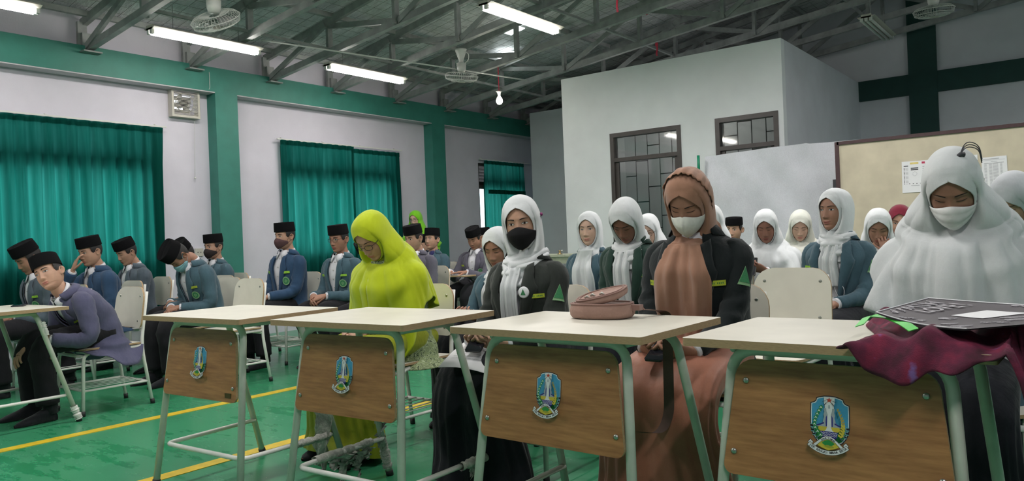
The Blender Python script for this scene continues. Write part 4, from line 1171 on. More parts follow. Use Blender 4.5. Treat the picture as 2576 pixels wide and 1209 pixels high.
def person(label, head, rz=0.0, female=False, lean=.12, side=0.0, twist=0.0, hrot=(0, 0, 0), tone='mid', jaw=1.0, lod=1,
           coat='teal', coat_mat=None, shirt='white', tags=('lime', 'lime'), badge=True, armpatch=False,
           arms=('lap', 'lap'), wear='peci', veil='white', style='khimar', hem=(.18, .28, .22), tight=0.0, glasses=False, mask=None,
           eyes='open', lower='trouser', skirt=None, seat=.445, standing=False, chair_label=None, group='seated students', phone=False, beard=False, capk=1.0, legs=(0, 0), collar=None, wd=1.0, hemw=1.0, hemdrop=False, flare=.55, frill=False):
    sk, lp = skin(tone)
    hrot = tuple(math.radians(a) for a in hrot); lean = math.radians(lean); side = math.radians(side); twist = math.radians(twist)
    topz = .134 if wear == 'veil' else .148
    if standing: seat = .86
    lo, hi = .72, 1.22
    for _ in range(24):
        k = (lo + hi) / 2; B = Body(female, seat, lean, side, twist, k, hrot)
        t = B.hd(np.array([[0, .01, topz]]))[0]
        if t[2] > head[2]: hi = k
        else: lo = k
    # place so that the head crown sits at the wanted spot
    c, s = math.cos(rz), math.sin(rz)
    px = head[0] - (c * t[0] - s * t[1]); py = head[1] - (s * t[0] + c * t[1])
    E = empty('person', (px, py, 0), rz, label, 'person', group)
    tab = torso_tab(female).copy(); tab[:, 1] *= wd; tab[:, 2:] *= (1 + (wd - 1) * .8)
    HV, HF, HM, HG = head_mesh(female, lod, jaw, wear != 'veil')
    # ---- arms
    inv = lambda P: P
    shx = (.152 if female else .170) * wd
    AR = []
    bodyV = []; bodyF = []; bodyM = []; nb = [0]
    def addb(V, F, m=0):
        bodyV.append(np.asarray(V, float).reshape(-1, 3)); bodyF.extend([[a + nb[0] for a in f] for f in (F.tolist() if isinstance(F, np.ndarray) else F)]); bodyM.extend([m] * len(F) if np.ndim(m) == 0 else list(m)); nb[0] += len(bodyV[-1])
    addb(B.hd(HV), HF, HM)
    # neck down into the chest
    nz = np.array([.635, .61, .59, .575, .56, .54, .52, .50, .46, .40]); nr = np.array([.050, .0515, .052, .052, .053, .056, .062, .075, .09, .10])
    a = np.linspace(0, 2 * PI, 22, endpoint=False)
    P = np.stack([np.stack([r * np.sin(a), .018 - r * .95 * np.cos(a) - .006 * (z > .6), np.full(22, z)], -1) for z, r in zip(nz, nr)])
    if not female: P[:, :, 1] -= (.006 * gauss(nz, .585, .014))[:, None] * gauss(a, 0, .2)[None]   # adam's apple
    addb(B.up(P), gridF(10, 22, True))
    P = np.stack([np.stack([T_[0] * .8 * np.sin(a), -T_[1] * .8 * np.cos(a), np.full(22, z)], -1) for z, T_ in ((z, hermite(np.array([z]), tab[:, 0], tab[:, 1:])[0]) for z in (.47, .40, .30, .20, .10, .03))]); addb(B.up(P), gridF(6, 22, True).tolist() + [[5 * 22 + k_ for k_ in range(22)]])
    hands = []
    for s_, arm in zip((-1, 1), arms):     # right hand is -X, left is +X
        S = B.up(np.array([[s_ * shx, .005, .445]]))[0]
        S0 = B.up(np.array([[s_ * (shx - .045), .005, .470]]))[0]
        Sm = B.up(np.array([[s_ * (shx + .006), .004, .458]]))[0]
        pole = (s_ * .5, .65, -.6); pose = 'relaxed'; fd = (-s_ * .35, -1, -.25); dd = (0, -.2, 1)
        if arm == 'lap': T = (s_ * .075, -.27, seat + .165); fd = (-s_ * .9, -.55, -.15); dd = (s_ * .1, -.55, .8); pose = 'clasp'
        elif arm == 'lap2': T = (s_ * .085, -.30, seat + .185); fd = (-s_ * .85, -.6, -.2); dd = (s_ * .1, -.6, .8); pose = 'clasp'
        elif arm == 'thigh': T = (s_ * .14, -.30, seat + .17); fd = (-s_ * .2, -1, -.15)
        elif arm == 'phone': T = (s_ * .10, -.33, seat + .175); fd = (-s_ * .55, -.75, .15); dd = (s_ * .55, -.4, -.65) ; pose = 'grip'
        elif arm == 'phonehigh': T = (s_ * .085, -.33, seat + .31); fd = (-s_ * .55, -.6, .35); dd = (s_ * .5, -.6, -.5); pose = 'grip'
        elif arm == 'face': q = B.hd(np.array([[s_ * .045, -.135, -.085]]))[0]; T = tuple(q + np.array([s_ * .02, -.02, -.045])); fd = (-s_ * .25, .25, .95); dd = (s_ * .3, -.9, .2); pole = (s_ * .8, .2, -.9); pose = 'fan'
        elif arm == 'down': T = (s_ * .24, -.02, seat - .03); fd = (0, -.25, -1); dd = (s_, 0, 0); pole = (s_ * .3, 1, 0)
        elif arm == 'knee': T = (s_ * .13, -.36, seat + .16); fd = (-s_ * .1, -.85, -.5)
        elif arm == 'desk': T = (s_ * .14, -.36, seat + .275); fd = (-s_ * .45, -.9, -.05); pose = 'flat'
        elif isinstance(arm, dict): T = arm['t']; fd = arm.get('f', fd); dd = arm.get('d', dd); pose = arm.get('p', pose); pole = arm.get('pole', pole)
        l1, l2 = (.265, .235) if female else (.285, .25)
        El, T = ik(S, T, l1, l2, pole)
        fdir = T - El; fdir /= np.linalg.norm(fdir)
        AR.append((s_, S0, Sm, S, El, T, fdir))
        V, F, C, TT = limb([S, El, T], [.042, .044, .040, .036, .030, .026, .024], 14)
        addb(V, F)
        HVv, HFf = HP[pose]; Bm = basis(fd, dd); q = HVv.copy() * (.92 if female else 1.0)
        # thumb towards the other hand when the palm faces down
        if s_ > 0: q = q * np.array([-1, 1, 1])
        addb(T + fdir * .012 + q @ Bm.T, HFf if s_ < 0 else [f[::-1] for f in HFf])
        hands.append((T + fdir * .012, Bm))
    # ---- legs and feet
    if standing: KN = [(sx, .03, .46) for sx in (-.09, .09)]; AK = [(sx, .05, .07) for sx in (-.10, .10)]; HPn = [(sx, .0, .84) for sx in (-.09, .09)]
    else:
        hy = .02; HPn = [(-.085, hy, seat + .085), (.085, hy, seat + .085)]
        KN = [(-.115 - .02 * legs[0], -.43, seat + .065), (.115 + .02 * legs[1], -.43, seat + .065)]
        AK = [(-.12, -.40 + .13 * legs[0], .085), (.12, -.40 + .13 * legs[1], .085)]
    for sx, (kx, ky, kz), (ax_, ay, az) in zip((-1, 1), KN, AK):
        V, F, _, _ = limb([(sx * .07, .0, (seat if not standing else .84) + .07), (kx, ky, kz - .012), (ax_, ay + .01, az + .02)], [.075, .070, .060, .052, .048, .040, .036, .034], 12); addb(V, F)
        # foot
        L = .235 if female else .255; fs = np.linspace(0, 1, 12); w_ = np.interp(fs, [0, .15, .4, .75, .93, 1], [.014, .029, .031, .040, .030, .010]); h_ = np.interp(fs, [0, .12, .3, .55, .85, 1], [.02, .04, .045, .030, .017, .008])
        aa = np.linspace(0, 2 * PI, 12, endpoint=False); P = np.zeros((12, 12, 3))
        for i in range(12):
            X_, Z_ = sup(w_[i], h_[i], h_[i], aa, 2.3); P[i, :, 0] = ax_ + X_ + sx * .015 * fs[i]; P[i, :, 1] = ay + .055 - L * fs[i]; P[i, :, 2] = np.maximum(h_[i] + Z_, .001)
        addb(P, gridF(12, 12, True).tolist() + [list(range(12)), [132 + k for k in range(12)]])
        sV = P.reshape(-1, 3).copy(); c_ = sV.reshape(12, 12, 3).mean(1, keepdims=True); sV = (c_ + (sV.reshape(12, 12, 3) - c_) * 1.08); sV[..., 2] = np.maximum(sV[..., 2], .0)
        b = MB(); b.add(sV.reshape(-1, 3), gridF(12, 12, True).tolist() + [list(range(12)), [132 + k for k in range(12)]])
        V2, F2 = tube([(ax_, ay + .02, .05), (ax_, ay + .015, .17)], .043, 12); b.add(V2, F2); b.out('sock', M['sock'], E, True)
    o = obj('body', np.concatenate(bodyV), bodyF, [sk, lp], E, True, bodyM)
    # ---- eyes, brows
    def hl(P): return B.hd(np.asarray(P, float))
    if lod < 2 or True:
        for s_ in (-1, 1):
            cx, cz = s_ * .0315, .0085; hwid = .0145
            if eyes == 'open':
                uu = np.linspace(-1, 1, 11)
                up_ = .0058 * (1 - np.abs(uu) ** 2.2) ** .8; dn = -.0040 * (1 - np.abs(uu) ** 2) ** .9
                P = np.zeros((3, 11, 3))
                for j, e_ in enumerate((up_, (up_ + dn) / 2, dn)):
                    f = face_pt(HG, cx + uu * hwid, cz + e_, .0010 + (.0010 if j == 1 else 0)); P[j] = f
                b = MB(); b.grid(hl(P)); ey = b.out('eye', M['eye_white'], E, True)
                gx, gz = (hlook := (0.25 * hwid * 0, 0.0006)); 
                ang = np.linspace(0, 2 * PI, 14, endpoint=False); ix = cx + gx + .0050 * np.cos(ang); iz = cz + gz + .0048 * np.sin(ang); iz = np.clip(iz, cz - .0038, cz + .0052)
                ip = face_pt(HG, ix, iz, .0026); b = MB(); b.add(hl(np.vstack([ip, ip.mean(0, keepdims=True) - [0, .0006, 0]])), [[14, k_, (k_ + 1) % 14] for k_ in range(14)]); b.out('iris', M['iris'], ey, True)
                lid = up_
            else:
                uu = np.linspace(-1, 1, 11); lid = -.0030 - .0022 * (1 - uu ** 2) + .0015
            lp_ = face_pt(HG, cx + uu * hwid * 1.05, cz + lid, .0018)
            b = MB(); V_, F_ = tube(hl(lp_), [.0006, .0012, .0012, .0010, .0005], 6); b.add(V_, F_); b.out('eyelash', M['lash'], E, True)
            uu = np.linspace(0, 1, 9); bx = s_ * (.013 + .036 * uu); bz = .0275 + .0055 * np.sin(uu * 2.3) - .003 * uu
            thk = (.0026 if female else .0034) * (1 - .65 * uu ** 2)
            P = np.stack([face_pt(HG, bx, bz + sg * thk, .0010) for sg in (-1, 0, 1)]); P[1, :, 1] -= .0009
            b = MB(); b.grid(hl(P)); b.out('eyebrow', M['brow'], E, True)
    if beard:
        xs_ = np.linspace(-.018, .018, 9); P = np.stack([face_pt(HG, xs_, np.full(9, z_), .0008) for z_ in (-.055, -.051)]); b = MB(); b.grid(hl(P)); b.out('moustache', M['brow'], E, True)
    # ---- hair (men)
    if wear != 'veil':
        th = np.linspace(1.18, 2 * PI - 1.18, 44); rows = []
        d_ = np.abs(np.minimum(th, 2 * PI - th))
        zb_ = np.interp(d_, [1.18, 1.32, 1.45, 1.75, 2.2, PI], [.012, -.008, .0, .0, -.048, -.062])
        for t_ in np.linspace(0, 1, 9):
            z_ = .075 + (zb_ - .075) * t_
            T_ = hermite(z_, HEAD[:, 0], HEAD[:, 1:]); of = .0065 * (1 - t_ ** 4 * .8)
            x_, y_ = sup(T_[:, 0] + of, T_[:, 1] + of, T_[:, 2] + of, th); rows.append(np.stack([x_, y_, z_], -1))
        b = MB(); b.grid(hl(np.array(rows))); b.out('hair', M['hair'], E, True)
    # ---- hats
    if wear == 'peci':
        a = np.linspace(0, 2 * PI, 40, endpoint=False); rows = []
        H = .088 * capk
        for z_, sc in ((0.0, 1.0), (.004, 1.012), (.03, 1.005), (.06, .985), (H - .004, .965), (H, .95), (H + .001, .90), (H - .004, .80), (H + .002, .5), (H + .004, .2), (H + .004, .001)):
            x_, y_ = sup(.0815 * sc, .098 * sc, .107 * sc, a, 2.15); z2 = .047 + z_ + .10 * (-y_) * .35 + 0 * x_
            if z_ > H - .005 and sc < .93: z2 = z2 - .010 * np.exp(-(x_ / .012) ** 2) * (1 if sc > .1 else 1)
            rows.append(np.stack([x_, y_ + .004, z2], -1))
        b = MB(); b.grid(hl(np.array(rows)), True); b.out('peci_cap', M['velvet'], E, True)
    # ---- coat
    coat_bvh = None
    cm = coat_mat or blz(coat)
    if coat or coat_mat:
        th0w = lambda z: np.interp(z, [-.14, .0, .10, .20, .40, .50, .54], [.085, .05, .018, .020, .062, .060, .052]) if wear != 'veil' else np.interp(z, [-.14, .10, .18, .40, .50, .54], [.06, .03, .030, .070, .066, .056])
        closed = coat_mat is not None
        zc = np.concatenate([np.linspace(-.13, .42, 30), np.linspace(.43, .545, 12)]); nc = 72 if lod < 2 else 48
        rows = []
        for z_ in zc:
            T_ = hermite(np.array([z_]), tab[:, 0], tab[:, 1:])[0] + .012
            w0 = 0 if closed else float(th0w(z_)); t0 = math.asin(min(w0 / T_[0], .98) ** 1.25)
            th = t0 + (2 * PI - 2 * t0) * np.linspace(0, 1, nc)
            x_, y_ = sup(T_[0], T_[1], T_[2], th, 2.5); rows.append(np.stack([x_, y_, np.full(nc, z_)], -1))
        G = np.array(rows); lowz = np.maximum(-G[..., 2], 0)[..., None]; nrm = G * np.array([1, 1, 0]); nrm /= np.linalg.norm(nrm, axis=-1, keepdims=True)
        sd_ = sum(ord(ch) for ch in label) % 53
        amp = .0034 + .003 * gauss(G[..., 2], .08, .08)
        G = G + nrm * (wr(G, 1, 17, sd_)[..., None] * amp[..., None]) * sm(.5 - G[..., 2], 0, .1)[..., None]
        if not standing:
            G = G + nrm * lowz * (.30 if not hemdrop else .75); 
            if hemdrop:
                sx_ = np.abs(G[..., 0]) / np.abs(G[..., 0]).max(1, keepdims=True); df_ = sm(sx_, .62, .92) * (.30 + .70 * sm(G[..., 1], -.10, .04)); k_ = .10 + .95 * df_
                G[..., 0] = np.where(G[..., 2] < .07, np.sign(G[..., 0]) * np.maximum(np.abs(G[..., 0]), .236 * sx_ * sm(.07 - G[..., 2], 0, .05)), G[..., 0])
            else: k_ = .30
            G[..., 2] = np.where(G[..., 2] < 0, G[..., 2] * k_, G[..., 2])
        b = MB(); b.grid(B.up(G)); 
        co = b.out('blazer' if not closed else 'tunic', cm, E, True)
        md = co.modifiers.new('thickness', 'SOLIDIFY'); md.thickness = .004; md.offset = -1
        cb_V = [np.array([v.co[:] for v in co.data.vertices])]; cb_F = [list(p_.vertices) for p_ in co.data.polygons]; cb_n = len(cb_V[0])
        fat = 1.0 * wd
        for (s_, S0, Sm, S, El, T, fd_) in AR:
            b = MB()
            V, F, _, _ = limb([S0, Sm, El, T - fd_ * .008], np.array([.050, .066, .062, .058, .056, .053, .049, .046, .044]) * fat * (.86 if female else 1), 22, 12, .0036, s_ * 2 + sd_)
            b.add(V, F); b.out('sleeve', cm, E, True)
            if wear == 'veil':
                V, F, _, _ = limb([S0, Sm, S + (El - S) * .85], np.array([.050, .066, .062, .060, .058]) * fat * (.86 if female else 1), 16, 12)
                cb_V.append(V); cb_F += [[q_ + cb_n for q_ in f_] for f_ in F]; cb_n += len(V)
        if wear == 'veil':
            from mathutils.bvhtree import BVHTree
            coat_bvh = BVHTree.FromPolygons(np.concatenate(cb_V).tolist(), cb_F)
        # shirt cuff
        for (s_, S0, Sm, S, El, T, fd_) in AR:
            b = MB(); b.tube([T - fd_ * .03, T + fd_ * .006, T + fd_ * .008], [.033, .034, .030], 16); b.out('shirt_cuff', M['shirt_white'] if not closed else cm, E, True)
        # shirt front
        if not closed:
            zc = np.linspace(-.05, .55, 26); rows = []
            for z_ in zc:
                T_ = hermite(np.array([z_]), tab[:, 0], tab[:, 1:])[0] - .002
                th = np.linspace(-1.3, 1.3, 30); x_, y_ = sup(T_[0], T_[1], T_[2], th, 2.5); rows.append(np.stack([x_, y_ - .004 * (np.abs(x_) < .012), np.full(30, z_)], -1))
            G = np.array(rows); G[..., 1] += wr(G, .0022, 30, sd_); b = MB(); b.grid(B.up(G))
            shm = M['shirt_white'] if shirt == 'white' else hij(shirt)
            b.out('shirt', shm, E, True)
            if wear != 'veil':
                for z_ in (.18, .26, .34, .42, .49):
                    p = np.array([[0, torso_front(tab, np.array([0.0]), z_, .003)[0], z_], [0, torso_front(tab, np.array([0.0]), z_, .006)[0], z_]]); q = B.up(p); b = MB(); b.tube([q[0], q[1]], .0055, 8); b.out('shirt_button', M['plastic'], E, True)
                # collar: band round the neck and two points
                cmat = M['shirt_white'] if not collar else collar
                a = np.linspace(.32, 2 * PI - .32, 40); P = np.stack([np.stack([r_ * np.sin(a), .015 - r_ * np.cos(a), z_ + .012 * np.cos(a) * -1], -1) for r_, z_ in ((.063, .520), (.060, .556), (.062, .564), (.067, .540))]); b = MB(); b.grid(B.bend(P.reshape(-1, 3)).reshape(P.shape)); 
                for s_ in (-1, 1):
                    P = np.array([[(s_ * .012, -.072, .548), (s_ * .035, -.068, .560), (s_ * .058, -.040, .565)], [(s_ * .022, -.086, .520), (s_ * .045, -.080, .525), (s_ * .072, -.046, .532)], [(s_ * .040, -.094, .487), (s_ * .056, -.088, .498), (s_ * .076, -.050, .525)]]); b.grid(B.bend(P.reshape(-1, 3)).reshape(P.shape))
                oc = b.out('shirt_collar', cmat, E, True); md = oc.modifiers.new('t', 'SOLIDIFY'); md.thickness = .003
            # lapels
            for s_ in ((-1, 1) if style != 'khimar' or wear != 'veil' else ()):
                zs_ = np.linspace(.13, .50, 22); b = MB(); P = np.zeros((22, 8, 3))
                for i, z_ in enumerate(zs_):
                    w0 = float(th0w(z_)); 
                    wl = np.interp(z_, [.13, .20, .40, .425, .432, .46, .50], [.004, .022, .066, .072, .050, .048, .036])
                    for j in range(8):
                        u_ = j / 7; xx = w0 - .003 + wl * u_; y_ = torso_front(tab, np.array([min(xx, .17)]), z_, .021 + .007 * math.sin(PI * u_) + .003 * (1 - u_), 2.5)[0]
                        P[i, j] = (s_ * xx, y_ + .006 * u_ ** 3, z_ + .018 * u_ * (z_ > .43))
                b.grid(B.up(P), flip=s_ < 0); ol = b.out('lapel', cm, E, True); md = ol.modifiers.new('t', 'SOLIDIFY'); md.thickness = .005; md.offset = 0
            # coat collar round the back of the neck
            a = np.linspace(.95, 2 * PI - .95, 44); P = np.stack([np.stack([rx_ * np.sin(a), .014 - ry_ * np.cos(a), z_ + .022 * np.cos(a)], -1) for rx_, ry_, z_ in ((.080, .072, .548), (.085, .078, .560), (.096, .088, .545), (.116, .100, .515))]); b = MB(); b.grid(B.bend(P.reshape(-1, 3)).reshape(P.shape)); oc = b.out('coat_collar', cm, E, True); md = oc.modifiers.new('t', 'SOLIDIFY'); md.thickness = .004
            # chest patches
            def patch(x0, z0, w_, h_, off, nx=7, nz_=3, shape=None):
                xs_ = np.linspace(-1, 1, nx); P = np.zeros((nz_, nx, 3))
                for i, v_ in enumerate(np.linspace(-1, 1, nz_)):
                    ww = w_ if shape is None else w_ * shape(v_)
                    xx = x0 + xs_ * ww / 2; P[i] = np.stack([xx, torso_front(tab, np.clip(np.abs(xx), 0, .18), np.full(nx, z0 + v_ * h_ / 2), off, 2.5), np.full(nx, z0 + v_ * h_ / 2)], -1)
                return B.up(P)
            for s_, tg in zip((-1, 1), tags):
                if not tg: continue
                tm_ = M['lime_tag'] if tg == 'lime' else M['yel_tag']; b = MB(); P = patch(s_ * .122, .375, .080, .019, .023); b.grid(P); og = b.out('name_tag', tm_, E, True)
                b = MB(); P = patch(s_ * .122, .375, .072, .014, .0236, 25, 2); 
                for j in range(0, 24, 2):
                    if (j * 7 + sd_) % 5 == 0: continue
                    a_, c_ = P[:, j], P[:, j + 1]; b.add([a_[0] * .7 + a_[1] * .3, c_[0] * .7 + c_[1] * .3, c_[0] * .3 + c_[1] * .7, a_[0] * .3 + a_[1] * .7], [(0, 1, 2, 3)])
                b.out('tag_lettering', M['badge_green'], og)
            if badge and not (wear == 'veil'):
                b = MB(); rings = []
                c0 = (.118, .300)
                for r_ in (.0, .014, .0145, .026, .0265, .034, .0345):
                    aa = np.linspace(0, 2 * PI, 24, endpoint=False); xx = c0[0] + r_ * np.cos(aa); z_ = c0[1] + r_ * 1.08 * np.sin(aa)
                    rings.append(np.stack([xx, torso_front(tab, np.clip(xx, 0, .18), z_, .023, 2.5), z_], -1))
                Rg = B.up(np.array(rings)); F = gridF(7, 24, True); mi = np.repeat([0, 0, 1, 1, 0, 1], 24); mi[:24] = [1 if k_ % 4 < 2 else 0 for k_ in range(24)]
                mi[48:96] = 0; mi[96:120] = 1
                b.add(Rg.reshape(-1, 3), F, list(mi)); b.out('round_badge', [M['badge_green'], M['badge_light']], E, True)
            if armpatch:
                # triangular patch on the left sleeve
                (s_, S0, Sm, S, El, T, fd_) = AR[1]; dn = (El - S); dn /= np.linalg.norm(dn); out_ = np.array([.75, -.66, 0]); out_ -= dn * (out_ @ dn); out_ /= np.linalg.norm(out_); sd2 = np.cross(dn, out_)
                rr = .0575 * wd; 
                def tri(sc, of, m_):
                    b = MB(); P = np.zeros((7, 5, 3))
                    for i in range(7):
                        v_ = i / 6
                        for j in range(5):
                            u_ = (j / 4 - .5) * .054 * v_ * sc + .0005 * (j / 4 - .5); c_ = S + dn * (.06 + (.078 * v_) * sc + .006 * (1 - sc) * 4)
                            ang = u_ / rr; P[i, j] = c_ + (out_ * math.cos(ang) + sd2 * math.sin(ang)) * (rr + of)
                    b.grid(P); return b
                ob_ = tri(1.0, .004, 0).out('arm_patch', M['badge_light'], E, True); tri(.8, .0055, 0).out('arm_patch_centre', M['badge_green'], ob_, True)
    def make_veil(bvh):
        vm = hij(veil); nc = 150 if lod == 0 else (110 if lod == 1 else 80)
        ow, ozt, ozb, ozc = .0630, .078, -.112, -.006
        R = []; seed = hash(label) % 97 / 9.7
        seed = sum(ord(ch) for ch in label) % 89 / 8.9
        col = np.linspace(0, 1, nc)
        zz = np.concatenate([.134 - .018 * np.linspace(0, 1, 8)[:-1] ** 2, np.linspace(.116, .076, 9)[:-1], np.linspace(.076, .066, 5)[:-1], np.linspace(.066, -.09, 18)[:-1], np.linspace(-.09, -.106, 4)[:-1], np.linspace(-.106, -.128, 5)])
        for z_ in zz:
            T_ = np.maximum(hermite(np.array([z_]), HOOD[:, 0], HOOD[:, 1:])[0], 0)
            if z_ > .112: T_ = hermite(np.array([.112]), HOOD[:, 0], HOOD[:, 1:])[0] * math.sqrt(max(.134 - z_, 0) / .022)
            wdn = float(sm(-z_, .0, .13)); T_ = T_ + np.array({'khimar': (.012 + .075 * flare, .004, .012 + .02 * flare), 'front': (.012, .004, .010), 'wrap': (.010, .006, .010)}[style]) * wdn
            hz = ozt - ozc if z_ > ozc else ozc - ozb
            q = 1 - ((z_ - ozc) / hz) ** 2
            we = ow * math.sqrt(q) * (1 - .10 * (z_ > .03) * (z_ - .03) / .04) if q > 0 else 0
            t0 = math.asin(min((we / max(T_[0], .01)), .98) ** (2.2 / 2)) if we > 0 and T_[0] > .01 else 0
            th = t0 + (2 * PI - 2 * t0) * col
            x_, y_ = sup(T_[0], T_[1], T_[2], th)
            e_ = np.sqrt((x_ / ow) ** 2 + ((z_ - ozc) / hz) ** 2) - 1
            fx, fy = None, None
            Tf = np.maximum(hermite(np.array([np.clip(z_, -.112, .11)]), HEAD[:, 0], HEAD[:, 1:])[0], .001)
            rr = np.clip(np.abs(x_) / Tf[0], 0, .995); fyy = -Tf[1] * (1 - rr ** 2.25) ** (1 / 2.25) - .008 - .004 * (z_ > .02)
            w_ = sm(e_, 0, .55) ** .7; front = (y_ < 0)
            y2 = np.where(front, np.minimum(fyy, -.0) * (1 - w_) + y_ * w_, y_)
            if z_ < -.11: y2 = y2 * 1.0
            # soft folds running back from the temples and down the sides
            d_ = np.abs(np.sin(th)) ; fold = .0030 * float(sm(z_, -.05, .02)) * np.sin(e_ * 14 + 2.2 * np.sin(th * 2 + seed) + seed * 2) * sm(e_, .12, .9) * sm(.12 - z_, 0, .05)
            fold = fold + (.016 + .010 * (flare > .8)) * .27 * np.abs(np.sin(3.5 * th + seed + .8 * np.sin(th))) ** .55 * float(sm(-z_, -.03, .12)) * sm(e_, .30, .7) * (style == 'khimar')
            k2 = 1 + fold / .1
            R.append(np.stack([x_ * k2, y2 * np.where(front, 1 + fold / .1 * .6, k2), np.full(nc, z_)], -1))
        R = np.array(R)
        nh = len(R); Rn = R + np.array([0, -.008, .690])
        # drape below the chin, in torso coordinates
        th = 2 * PI * col; dfr = np.minimum(th, 2 * PI - th)       # 0 front .. pi back
        hemz = hermite(dfr, [0, PI / 2, PI], hem)
        if style == 'khimar' and hem[0] < hem[1]:
            hemz = np.interp(dfr, [0, .55 * hemw, .95 * hemw, 1.3 * hemw, PI / 2 + .2, 2.2, PI], [hem[0], hem[0] + .005, (hem[0] * 1.6 + hem[1]) / 2.6, hem[1], hem[1] + .015, (hem[1] + hem[2]) / 2, hem[2]])
        if hemw < 1: hemz = np.interp(dfr, [0, .35, 1.30, PI], [hem[0], hem[0] + .01, hem[1], hem[2]])
        if style == 'khimar':
            DR = np.array([(.562, .100, .086, .106), (.545, .108, .096, .112), (.52, .126, .108, .120), (.495, .150, .118, .126), (.47, .176, .126, .130), (.44, .200, .134, .134), (.40, .216, .144, .138), (.33, .228, .156, .142), (.2, .240, .172, .150), (.0, .25, .185, .155)])
            DR[3:, 1] *= wd * (.93 if female else 1)
        else:      # narrow: tucked into the coat at the sides and back
            DR = np.array([(.562, .088, .086, .096), (.545, .092, .094, .092), (.52, .098, .112, .086), (.495, .102, .122, .082), (.47, .106, .130, .078), (.44, .112, .140, .076), (.40, .118, .148, .074), (.33, .120, .152, .07), (.2, .112, .154, .06), (.0, .10, .156, .06)])
        m_ = 40 if lod < 2 else 26; rows = []
        if style == 'wrap': hemz = np.interp(dfr, [0, PI], [.40, .44])
        if style == 'front': hemz = np.interp(dfr, [0, PI], [.42, .44])
        for i in range(1, m_ + 1):
            t_ = i / m_; z_ = .562 + (hemz - .562) * (t_ ** 1.1)
            T_ = hermite(z_, DR[:, 0], DR[:, 1:])
            if style == 'khimar': T_ = T_ + np.stack([flare * .07 * gauss(z_, .56, .055), 0 * z_, .02 * flare * gauss(z_, .56, .06)], -1)
            x_, y_ = sup(T_[:, 0], T_[:, 1], T_[:, 2], th, 2.2)
            drop = .562 - z_
            if style == 'khimar':
                A = .010 * sm(drop, .02, .30)
                f = np.sin(7 * th + seed + 2 * np.sin(th)) + .5 * np.sin(13 * th + seed * 2.3)
                f = np.sign(f) * np.abs(f / 1.6) ** .75
            elif style == 'front':
                A = .010 * sm(drop, .0, .15) + .004; f = np.sin(11 * th + seed + 5 * drop) + .6 * np.sin(19 * th + seed * 2 - 8 * drop)
            else:
                A = .0085; f = np.sin(3.0 * th + 95 * drop + seed) + .7 * np.sin(-2 * th + 150 * drop + seed * 2)
            rad = 1 + A * f / .15
            rows.append(np.stack([x_ * rad, y_ * rad + .004, z_ + (.003 * np.sin(40 * th) if i == m_ and style == 'khimar' else 0)], -1))
        rows = np.array(rows)
        # blend the first rows with the chin ring
        last = Rn[-1]
        for i in range(5): w_ = (i + 1) / 6; rows[i, :, :2] = last[:, :2] * (1 - w_) + rows[i, :, :2] * w_
        G = np.concatenate([Rn, rows], 0)
        # head-weighted transform: whole hood follows the head, drape blends out
        Pf = G.reshape(-1, 3); w_ = sm(Pf[:, 2], .485, .585)
        G2 = B.bend(B.headrot(Pf, w_)).reshape(G.shape)
        if bvh is not None and style == 'khimar':
            zn = G[..., 2]; ax0 = np.stack([np.zeros_like(zn), np.zeros_like(zn) + .01, zn], -1); AX = B.bend(ax0.reshape(-1, 3)).reshape(G.shape)
            for it in range(2):
                for i in range(nh, G2.shape[0]):
                    for j in range(G2.shape[1]):
                        dfr_ = min(th[j], 2 * PI - th[j])
                        if style == 'front' and dfr_ > 1.15: continue
                        d = G2[i, j] - AX[i, j]; L = math.sqrt(d @ d); d = d / L
                        h = bvh.ray_cast(Vector(AX[i, j] + d * .6), Vector(-d), .6)
                        if h[0] is not None:
                            rh = .6 - h[3] + (.010 if style == 'khimar' else .032)
                            if rh > L: G2[i, j] = AX[i, j] + d * rh
                if it == 0:
                    for _s in range(3):
                        Q = G2[nh:]; Q2 = Q.copy(); Q2[1:-1] = Q[1:-1] * .5 + (Q[:-2] + Q[2:]) * .25; Q2[:, 1:-1] = Q2[:, 1:-1] * .6 + (Q[:, :-2] + Q[:, 2:]) * .2
                        G2[nh:] = Q2
            thc = np.minimum(th, 2 * PI - th)
            for i in range(nh, G2.shape[0]):
                d = G2[i] - AX[i]; L = np.linalg.norm(d, axis=1, keepdims=True); dr = .562 - G[i, :, 2]
                if style == 'khimar': f = np.abs(np.sin(3.5 * th + seed + .8 * np.sin(th) + .5 * dr)) ** .55 + .45 * np.abs(np.sin(9.5 * th + seed * 2.3 - .7 * dr)) ** .6; A = (.020 + .014 * (flare > .8)) * sm(dr, -.06, .16)
                else: f = np.sin(9 * th + seed + 4 * dr) + .5 * np.sin(17 * th + seed - 5 * dr) + .5; A = .009 * sm(dr, .0, .1)
                G2[i] = AX[i] + d / L * (L + (A * np.maximum(f + .2, 0))[:, None])
        b = MB(); b.grid(G2)
